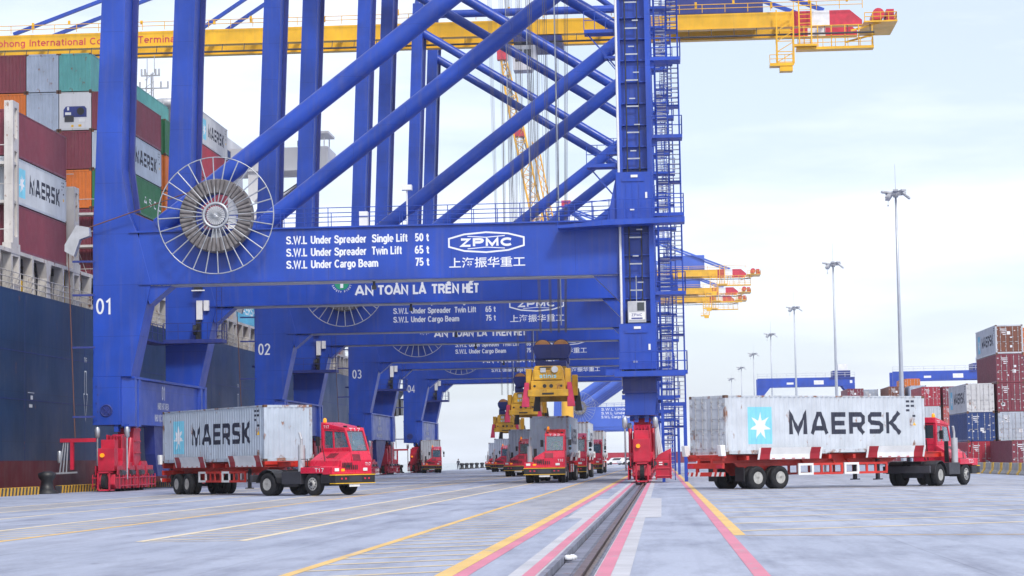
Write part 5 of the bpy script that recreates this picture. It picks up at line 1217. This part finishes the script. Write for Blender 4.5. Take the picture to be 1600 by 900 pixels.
def make_trailer(loc, rz, label, L=12.4, nose=1.75):
    """local origin under the container's front end; +x forwards; deck height 1.55"""
    r = empty('container_trailer', loc, rz, label=label, cat='trailer', group='red container trailers')
    f = MB()
    for s in (-1, 1):
        f.prism([(-L, 1.18), (-L, 1.53), (nose, 1.53), (nose, 1.28), (-1.2, 1.28), (-1.9, 1.02), (-L + 3.9, 1.02), (-L + 3.2, 1.18)], s * .45 - .07, s * .45 + .07)
        f.box(-L, nose, s * .45 - .13, s * .45 + .13, 1.50, 1.55)
    for x in [-L + .1, -L + 1.5, -L + 3, -L + 4.5, -6, -4.5, -3, -1.5, -.15, nose - .1]: f.box(x - .08, x + .08, -1.16 if x < 0 else -.7, 1.16 if x < 0 else .7, 1.30, 1.49)
    for x in (-L + .12, -.1): f.box(x - .12, x + .12, -1.2, 1.2, 1.40, 1.56)
    f.box(-L, -L + .12, -1.2, 1.2, .95, 1.2); f.box(-L + .02, -L + .14, -1.22, 1.22, .62, .80)
    for s in (-.6, .6): f.box(-L + .02, -L + .14, s - .07, s + .07, .75, 1.2)
    for s in (-1, 1): f.prism([(-L + 1.2, 1.2), (-L + 1.9, .62), (-L + 2.2, .62), (-L + 3.6, .62), (-L + 4.2, 1.2)], s * .5 - .05, s * .5 + .05)
    fr = f.build('frame', CHRED, r, bevel=.015)
    for x in (-L + 2.0, -L + 3.32): wheel_pair(r, x, .92, .6, True)
    # flared red and white container guides along both sides
    for s in (-1, 1):
        for a, b in ((-10.3, -6.75), (-3.75, -.25)):
            n = 6; dx = (b - a) / n; red = MB(); wh = MB()
            for i in range(n):
                mbx = red if i in (0, 4 + 1, 4) and not i == 4 else wh
                mbx = red if i in (0, 5) else wh
                x0, x1 = a + dx * i, a + dx * (i + 1)
                mbx.add([(x0, s * 1.24, 1.32), (x1, s * 1.24, 1.32), (x1, s * 1.26, 1.55), (x0, s * 1.26, 1.55), (x1, s * 1.37, 1.84), (x0, s * 1.37, 1.84)] + [(x0, s * 1.255, 1.32), (x1, s * 1.255, 1.32), (x1, s * 1.275, 1.55), (x0, s * 1.275, 1.55), (x1, s * 1.385, 1.84), (x0, s * 1.385, 1.84)],
                        [(0, 1, 2, 3), (3, 2, 4, 5), (6, 7, 8, 9), (9, 8, 10, 11), (0, 1, 7, 6), (5, 4, 10, 11), (0, 3, 9, 6), (3, 5, 11, 9), (1, 2, 8, 7), (2, 4, 10, 8)])
            g = red.build('container_guide', DRED, r); wh.build('white_panel', WHITE, g)
            for x in (a - .12, b):
                wh = MB(); wh.add([(x, s * 1.24, 1.32), (x + .12, s * 1.24, 1.32), (x + .12, s * 1.37, 1.84), (x, s * 1.37, 1.84), (x, s * 1.15, 1.32), (x + .12, s * 1.15, 1.32)], [(0, 1, 2, 3), (0, 4, 5, 1)]); wh.build('end_flap', WHITE, g)
            d = MB()
            for i in range(4): d.box(a + dx * (1.2 + i), a + dx * (1.5 + i), min(s * 1.245, s * 1.262), max(s * 1.245, s * 1.262), 1.335, 1.37)
            d.build('reflector', CRED, g)
        # side guards: open ladder boxes
        red = MB(); wh = MB()
        for j, (a, b) in enumerate(((-7.9, -5.2), (-5.1, -2.4))):
            y = s * 1.12
            for z in (.60, 1.02): wh.box(a, a + .9, min(y, y - s * .06), max(y, y - s * .06), z, z + .10); red.box(a + .9, b, min(y, y - s * .06), max(y, y - s * .06), z, z + .10)
            for x, mbx in ((a, wh), (a + .8, wh), (a + 1.35, red), (a + 1.9, red), (b - .1, red)): mbx.box(x, x + .12, min(y, y - s * .06), max(y, y - s * .06), .70, 1.02)
            for x in (a + .4, b - .4): red.bar((x, y - s * .05, 1.05), (x + .25, s * .5, 1.3), .07)
        g = red.build('side_guard', CHRED, r); wh.build('white_rail', WHITE, g)
        m = MB(); m.box(-L + 1.2, -L + 1.24, s * .62 if s > 0 else s * 1.2, s * 1.2 if s > 0 else s * .62, .38, 1.0); m.build('mudflap', BLACK, r)
        m = MB(); m.box(-2.75, -2.6, s * .75 - .07, s * .75 + .07, .35, 1.25); m.box(-2.85, -2.5, s * .75 - .15, s * .75 + .15, .30, .35); m.build('landing_leg', DGREY, r)
        m = MB(); m.prism([(-L - .16, 1.5), (-L + .1, 1.5), (-L + .06, 1.98), (-L - .22, 1.98)], s * 1.22 - .12, s * 1.22 + .12); m.build('corner_guide', WHITE, r, bevel=.02)
        m = MB(); m.box(-L - .02, -L + .02, s * .98 - .2, s * .98 + .2, .98, 1.12); m.build('tail_light', CRED, r)
    m = MB()
    for i in range(8): m.prism([(-1.22 + .32 * i, .62), (-1.22 + .32 * i + .16, .62), (-1.22 + .32 * i + .08, .80), (-1.22 + .32 * i - .06, .80)], -L + .005, -L + .019, 'x') if abs(i - 3.5) > 1.2 else None
    m.build('bumper_stripe', WHITE, fr)
    return r
def rig(front, rz, tr_loc, tr_rz, code, lab_t, lab_c, lab_f, colour='grey', marks=(-1, 1), mat=None, H=2.591, base=0, doorcol=None):
    """trailer with its container, front centre of the container at `front`"""
    h = Vector((math.cos(rz), math.sin(rz), 0))
    make_trailer((front[0], front[1], base), rz, lab_f)
    p = Vector((front[0], front[1], 0)) - h * 12.192
    c = container(colour, (p.x, p.y, base + 1.56), rz, lab_c, 'containers riding on the trailers', H=H, marks=marks, mat=mat or BOXR, stickers=5 if doorcol else 0, framemat=BOXF)
    t = make_tractor(tr_loc, tr_rz, code, lab_t)
    return t
def front_axle(rear, a): return (rear[0] + 2.9 * math.cos(a), rear[1] + 2.9 * math.sin(a), 0)
# left rig, turning towards the right of the picture
aL = R(-36.5); ra = (-15.9, 98.26); fx = front_axle(ra, aL)
rig((-16.02, 99.55), R(-54.9), fx, aL, 'T17', 'red terminal tractor T17 on the left, turning in front of the nearest crane', 'rust-stained grey container with a dark name on the left trailer', 'red trailer with white-striped guides behind tractor T17', base=0)
# right rig, driving away towards the yard
aR = R(58); ra = (13.1, 104.0); fx = front_axle(ra, aR)
rig((12.66, 103.95), R(38.8), (fx[0], fx[1], gz(14) - .0), aR, 'T23', 'red terminal tractor seen from behind at the right, ahead of its grey container', 'large grey container with a dark name and star emblem on the right trailer', 'red trailer with white side panels carrying the container at the right', base=-.06, colour='lightgrey')
# queue under the cranes, coming towards the camera
Q = [((-5.95, 131.3), -90.5, 'T32', 'nearest red tractor T32 facing the camera under the nearest spreader', 'blue-grey container behind tractor T32', 'trailer behind tractor T32', 'grey', BOXR),
     ((-5.45, 154.2), -90, 'T28', 'red tractor half hidden behind the container of T32', 'light grey container right behind the one on T32', 'trailer in the second place of the middle lane', 'lightgrey', BOX),
     ((-5.75, 206.5), -90, 'T25', 'red tractor farthest back in the middle lane, beside the landside leg', 'grey container farthest back in the middle lane', 'trailer farthest back in the middle lane', 'white', BOX),
     ((-11.25, 187.8), -90.5, 'T31', 'red tractor left of T32 with only half its front in view', 'blue-grey container left of the one on T32', 'trailer left of the one on T32', 'grey', BOX),
     ((-18.7, 268), -90.5, 'T20', 'second red tractor from the left of the row under the spreaders', 'pale grey container under the second flipper', 'trailer second from the left of the row under the spreaders', 'steel', BOX),
     ((-24.4, 330), -91, 'T14', 'leftmost and farthest red tractor of the row under the spreaders', 'grey container farthest left in the row under the spreaders', 'trailer farthest left in the row under the spreaders', 'steel', BOX),
     ((-27.2, 268), -88.0 + 5, 'T09', 'red tractor beside the bogie of crane 04', 'grey container with a dark name beside crane 04', 'trailer beside the bogie of crane 04', 'lightgrey', BOX)]
for (x, y), deg, code, lt, lc, lf, col, mt in Q:
    a = R(deg); h = Vector((math.cos(a), math.sin(a)))
    ft = Vector((x, y)) - h * 1.48; fr = ft - h * 4.25
    rig((fr.x, fr.y), a, (ft.x, ft.y, 0), a, code, lt, lc, lf, colour=col, mat=mt, marks=(1,))
# drivers
def in_cab(px, py, a, label, **k):
    o = seated_driver((px + math.cos(a) * -.18 - math.sin(a) * .64, py + math.sin(a) * -.18 + math.cos(a) * .64, 1.93), a, label, **k)
a = R(-90.5); in_cab(-5.95 - math.cos(a) * 1.48, 131.3 - math.sin(a) * 1.48, a, 'driver in a yellow-green vest with both hands on the wheel in tractor T32')
fx = front_axle((-15.9, 98.26), aL); in_cab(fx[0], fx[1], aL, 'driver in an orange shirt seated behind the side window of tractor T17', vest=SHIRT)
def standing(loc, rz, label):
    J = [((0, 0, .95), .13), ((0, 0, 1.15), .13), ((0, 0, 1.38), (.17, .11)), ((0, 0, 1.50), .055), ((0, .2, 1.40), .065), ((.03, .27, 1.12), .05), ((.12, .26, .88), .038), ((0, -.2, 1.40), .065), ((-.02, -.27, 1.12), .05), ((.05, -.27, .86), .038),
         ((0, .10, .88), .10), ((.04, .12, .48), .072), ((-.02, .13, .10), .05), ((.14, .14, .045), .042), ((0, -.10, .88), .10), ((-.05, -.12, .48), .072), ((-.12, -.13, .10), .05), ((.04, -.14, .045), .042)]
    E_ = [(0, 1), (1, 2), (2, 3), (2, 4), (4, 5), (5, 6), (2, 7), (7, 8), (8, 9), (0, 10), (10, 11), (11, 12), (12, 13), (0, 14), (14, 15), (15, 16), (16, 17)]
    o = skin_body('person', J, E_, CLOTH, None, loc, rz); tag(o, label, 'person'); head(o, (.02, 0, 1.66))
    for s, p in ((1, (.13, .26, .82)), (-1, (.06, -.27, .80))):
        m = MB()
        for k in range(4): m.tube((p[0] + (k - 1.5) * .02, p[1], p[2]), (p[0] + (k - 1.5) * .02 + .02, p[1] - .01 * s, p[2] - .08 + .01 * abs(k - 1)), .011, .008, n=5)
        m.tube((p[0] + .04, p[1], p[2] + .02), (p[0] + .07, p[1] - .01 * s, p[2] - .04), .012, .009, n=5); m.build('hand', SKIN, o)
standing((-32.6, 361, 0), R(-60), 'person in dark clothes standing at the far quay edge by the bollards')

# ------------------------------------------------------------------ container yard on the right
YG = 'containers stacked in the yard'
def yard(x, y, tiers, H=2.591):
    """x = left edge, y = door end; tiers from the ground up: (colour, label, keywords)"""
    z = gz(x) + .01
    for c, l, k in tiers:
        container(c, (x + 1.22, y, z), R(90), l, YG, H=H, **k); z += H + .012
yard(28.55, 198, [('crimson', 'crimson container at ground level under the blue one in the yard', dict(stickers=4, word=('CRONOS', 1, .7, .9, 1.2, .5, WLET))),
                  ('blue', 'dark blue yard container under a grey one with a dark name', dict(stickers=7, mat=BOXC)), ('white', 'dirty pale grey container with a dark name on top of the blue one', dict(mat=BOXR, marks=(1,)))])
yard(31.30, 198, [('maroon', 'maroon container at the foot of the tall yard stack', dict(stickers=2)), ('grey', 'grey container with doors in the tall yard stack, under two maroon ones', dict(stickers=6)), ('maroon', 'lower of the two maroon containers in the middle of the tall yard stack', dict(stickers=9)),
                  ('maroon', 'upper of the two maroon containers in the middle of the tall yard stack', dict(stickers=3)), ('lightgrey', 'grey container with a rusty brown door end on top of the tall yard stack', dict(marks=(1,), doorcol='brown', stickers=8))])
yard(30.45, 185.4, [('maroon', 'dark maroon container on the ground in front of the tall yard stack', dict(stickers=11))])
yard(33.0, 185.6, [('maroon', 'maroon container on the ground at the right picture edge', dict(stickers=1))])
yard(34.4, 203, [('maroon', 'maroon container low at the right picture edge', {}), ('darkblue', 'navy container low at the right picture edge', {}), ('darkblue', 'middle navy container at the right picture edge', {}), ('darkblue', 'navy container under the orange one at the right picture edge', {}), ('orange', 'orange container topping the stack at the right picture edge', dict(mat=BOXR))])
yard(35.7, 292, [('maroon', 'maroon container at ground level behind the right tractor', {}), ('coral', 'faded red container behind the right tractor cab', dict(stickers=5)), ('lightgrey', 'dirty grey container under a crimson one beyond the right tractor', dict(mat=BOXR)), ('crimson', 'crimson container with white door plates above the right tractor', dict(stickers=10, mat=BOXC))])
yard(38.5, 292, [('maroon', 'maroon container at ground level left of the blue yard stack', {}), ('grey', 'grey container low left of the blue yard stack', {}), ('coral', 'faded coral container just left of the grey yard container with a dark name', dict(stickers=7)), ('maroon', 'narrow maroon container at the top between the crimson and the pale grey ones', dict(stickers=12))])
far = [(29.6, 335, ['brown', 'steel', 'maroon', 'maroon'], 'maroon container beyond the right trailer, leftmost of the far yard row'), (32.4, 341, ['steel', 'maroon', 'blue', 'steel'], 'pale container second from the left of the far yard row'),
       (35.1, 328, ['maroon', 'steel', 'red', 'brown'], 'brownish container in the far yard row with its long side showing'), (38.0, 326, ['steel', 'maroon', 'maroon', 'steel'], 'pale grey container of the far yard row beside the nearest lamp mast')]
for x, y, cs, l in far:
    nm = ('lowest', 'second lowest', 'second highest')
    yard(x, y, [(c, l if i == 3 else nm[i] + ' container of the stack topped by the ' + l.split(' container')[0] + ' one in the far row', dict(stickers=5 + i) if i == 3 else {}) for i, c in enumerate(cs)], H=2.896)
yard(40.2, 352, [('steel', 'ground level grey container under the far orange one', {}), ('maroon', 'second maroon container under the far orange one', {}), ('maroon', 'third maroon container under the far orange one', {}), ('steel', 'pale container directly under the far orange one', {}), ('orange', 'orange container highest in the far yard row behind the lamp mast', dict(mat=BOXC))], H=2.7)
container('crimson', (-14.8, 560, 0), 0, 'long red container lying across the far end of the quay', YG, H=2.896)
container('maroon', (-2.3, 560, 0), 0, 'far red container seen through the red bogie of the landside leg', YG, H=2.896)
# barriers
for i in range(13):
    y = 128 + 4.2 * i; x = 26.0; o = empty('concrete_barrier', (x, y, gz(x)), label='grey concrete barrier with a yellow end standing in the row before the yard stacks', cat='barrier', group='concrete barriers before the yard stacks')
    pr = [(-.32, 0), (.32, 0), (.30, .10), (.13, .32), (.10, .84), (-.10, .84), (-.13, .32), (-.30, .10)]
    MB().prism(pr, .9, 3.9).build('block', BARR, o, bevel=.015); MB().prism([(a * 1.004, b * 1.003) for a, b in pr], 0, .9).build('yellow_end', YPAINT, o, bevel=.015)
# lamp masts
def mast(x, y, label, H=35.2):
    o = empty('lamp_mast', (x, y, gz(x)), label=label, cat='lamp mast', group='row of tall lamp masts')
    m = MB(); m.lathe([(.34, 0), (.31, 8), (.21, 20), (.13, H), (.002, H + .05)], 'z', (0, 0, 0), 14); m.tube((0, 0, H), (0, 0, H + 3.6), .035, .02, n=6); m.box(-.7, .7, -.7, .7, 0, .25); m.build('pole', POLE, o)
    r = MB(); r.ring((0, 0, H - .3), 1.25, .07, 'z', 20, 6); r.tube((0, 0, H - .7), (0, 0, H + .1), .35, n=12)
    for i in range(10):
        a = 2 * math.pi * i / 10 + .2; r.bar((0, 0, H - .35), (1.35 * math.cos(a), 1.35 * math.sin(a), H - .3), .07)
    r.tube((-.9, 0, H - .3), (-1.0, 0, H - 1.6), .03, n=5); r.cbox((-1.0, 0, H - 1.75), (.18, .18, .2)); r.build('lamp_ring', LGREY, o)
    for i in range(10):
        a = 2 * math.pi * i / 10 + .2; c, s_ = math.cos(a), math.sin(a); m = MB()
        up = -.10 if i % 3 else -.75
        m.add([(1.35 * c + dx * -s_ * .34 + dy * c * .5, 1.35 * s_ + dx * c * .34 + dy * s_ * .5, H - .1 + dz * .1 + (.0 if dy < 0 else (up if i % 3 == 0 else .14))) for dz in (-1, 1) for dx, dy in ((-1, -1), (1, -1), (1, 1), (-1, 1))], [(3, 2, 1, 0), (4, 5, 6, 7), (0, 1, 5, 4), (1, 2, 6, 5), (2, 3, 7, 6), (3, 0, 4, 7)])
        m.build('floodlight', LGREY, o)
for y, l in ((281, 'nearest and tallest looking grey lamp mast, above the right container truck'), (384, 'second lamp mast from the right'), (497, 'third lamp mast from the right'), (604, 'fourth lamp mast from the right, at the left end of the yard gantry'), (718, 'third lamp mast from the left of the row'), (828, 'second lamp mast from the left of the row'), (944, 'farthest lamp mast, leftmost of the row')):
    mast(31.9, y, l)
# yard gantry cranes
def gantry(x0, y, label, span=23.5, H=20.4):
    o = empty('yard_gantry_crane', (x0, y, gz(x0)), label=label, cat='gantry crane', group='blue yard gantry cranes')
    m = MB()
    for yy in (0, 6.5): m.box(0, span, yy, yy + 1.1, H - 2.1, H)
    b = m.build('girder', BLUE, o)
    for x in (0, span - 1.6):
        l = MB()
        for yy in (0, 6.5): l.box(x, x + 1.6, yy + .02, yy + 1.08, 1.6, H - 2.08); l.prism([(x + .2, H - 2.1), (x + 1.4, H - 2.1), (x + (3.2 if x == 0 else -1.4), H - 2.1), (x + .8, H - 5)], yy + .1, yy + 1.0)
        l.box(x + .1, x + 1.5, -1.6, 9.2, 1.3, 2.2); l.build('leg', BLUE, o)
        w = MB()
        for yy in (-1.0, .6, 7.0, 8.6): w.tube((x + .45, yy, .75), (x + 1.15, yy, .75), .75, n=16)
        w.build('wheel', RUBBER, o)
    t = MB(); t.box(span - 5.2, span - 1.0, .3, 7.3, H, H + 1.6); t.box(span - 6.0, span, -.2, 7.8, H - .4, H - .1); t.build('trolley', BLUE2, o)
    MB().box(span - 3.9, span - 1.6, 1.0, 5.0, H + 1.6, H + 3.2).build('trolley_cabin', WHITE, o)
    r = MB(); railing(r, [(0, -.1, H), (span, -.1, H)], post=2.4, r=.05); r.build('walkway_rail', GRATE, o)
    s = MB(); s.box(span * .58, span * .68, -.03, -.005, H - 1.7, H - .7); s.box(span * .30, span * .37, -.03, -.005, H - 1.6, H - 1.1); s.box(span - 1.2, span - .6, -.03, -.005, H - 1.5, H - .8); s.build('sign', WHITE, b)
    return o
gantry(24.8, 533, 'blue yard gantry crane behind the far lamp masts, above the right container')
gantry(54.4, 504, 'blue yard gantry crane beside the tall yard stack')
# tall lattice boom of a mobile harbour crane far behind the portal
o = empty('mobile_harbour_crane', (-27, 640, 0), label='orange lattice boom crane rising far behind the blue braces', cat='crane')
m = MB(); a = Vector((0, 0, 36)); bt = Vector((-16.5, -2, 122)); n = 26; dr = (bt - a).normalized(); sx = Vector((dr.z, 0, -dr.x)).normalized(); sy = Vector((0, 1, 0))
def lc(i, q):
    t = i / n; w = 1.6 * min(1, .35 + 4 * min(t, 1 - t)) ; return a.lerp(bt, t) + sx * w * (1 if q in (0, 3) else -1) + sy * w * (1 if q < 2 else -1)
for i in range(n):
    for q in range(4):
        m.tube(lc(i, q), lc(i + 1, q), .26, n=5, cap=False)
        m.tube(lc(i, q), lc(i + 1, (q + 1) % 4), .15, n=4, cap=False); m.tube(lc(i, q), lc(i, (q + 1) % 4), .15, n=4, cap=False)
m.build('lattice_boom', LATT, o)
m = MB(); m.lathe([(1.9, 4), (1.6, 34), (2.2, 36), (2.2, 44), (.8, 47)], 'z', (.8, 0, 0), 14); m.box(-6, 6, -6, 6, 1.2, 4.2); m.build('tower', LATT, o)
m = MB(); m.tube((1.2, 0, 46), tuple(bt), .14, n=5); m.tube((2.0, 0, 46), tuple(bt.lerp(a, .12)), .14, n=5); m.tube(tuple(bt), (-17, -2, 40), .1, n=5); m.build('boom_rope', ROPE, o)
m = MB(); m.cbox(tuple(bt), (3.0, 3.0, 4)); m.cbox(tuple(a.lerp(bt, .72)), (3.4, 3.4, 2.0)); m.build('boom_head', CRED, o)
m = MB(); a2 = Vector((3.0, 2, 38)); b2 = Vector((-7.5, 2, 96))
for q in range(4):
    e = sx * (1 if q in (0, 3) else -1) * .8 + sy * (1 if q < 2 else -1) * .8; m.tube(a2 + e, b2 + e, .2, n=5)
    for i in range(18): m.tube(a2.lerp(b2, i / 18) + e, a2.lerp(b2, (i + 1) / 18) - e, .1, n=4, cap=False)
m.build('luffing_strut', LATT, o)
m = MB()
for x in (-4, 4):
    for y in (-5, -1.7, 1.7, 5): m.tube((x - .4, y, .6), (x + .4, y, .6), .6, n=12)
m.build('wheel', RUBBER, o)
# a few parked cars at the far end of the quay
for i, (x, y, l) in enumerate(((-12.6, 470, 'white van parked at the far end of the quay, left of the others'), (-9.2, 486, 'white car parked second at the far end of the quay'), (-6.6, 478, 'silver car parked nearest the landside leg at the far end'))):
    o = empty('parked_car', (x, y, 0), R(20 * i), label=l, cat='car', group='cars parked at the far end')
    m = MB(); m.prism([(-2.1, .35), (-2.1, .85), (-1.3, .95), (-.7, 1.55 + .35 * (i == 0)), (1.2, 1.6 + .35 * (i == 0)), (1.9, 1.0), (2.2, .8), (2.2, .35)], -.85, .85); m.build('body', CARW, o, bevel=.06)
    m = MB(); m.prism([(-1.1, 1.0), (-.62, 1.48), (1.1, 1.5), (1.6, 1.02)], -.86, .86); m.build('window', DGLASS, o)
    for x_ in (-1.35, 1.4):
        for s_ in (-.8, .8): MB().tube((x_, s_ - .1, .33), (x_, s_ + .1, .33), .33, n=14).build('wheel', RUBBER, o)

# ------------------------------------------------------------------ air
hz = MB(); hz.box(-3600, 3600, -900, 4900, -11, 128); hzo = hz.build('haze', None); tag(hzo, kind='stuff')
mz = bpy.data.materials.new('haze_air'); mz.use_nodes = True; t = mz.node_tree; t.nodes.clear(); pv = t.nodes.new('ShaderNodeVolumePrincipled'); om = t.nodes.new('ShaderNodeOutputMaterial')
pv.inputs['Color'].default_value = (.93, .96, 1.0, 1); pv.inputs['Density'].default_value = .0001; pv.inputs['Anisotropy'].default_value = .2; t.links.new(pv.outputs[0], om.inputs['Volume'])
hzo.data.materials.append(mz)
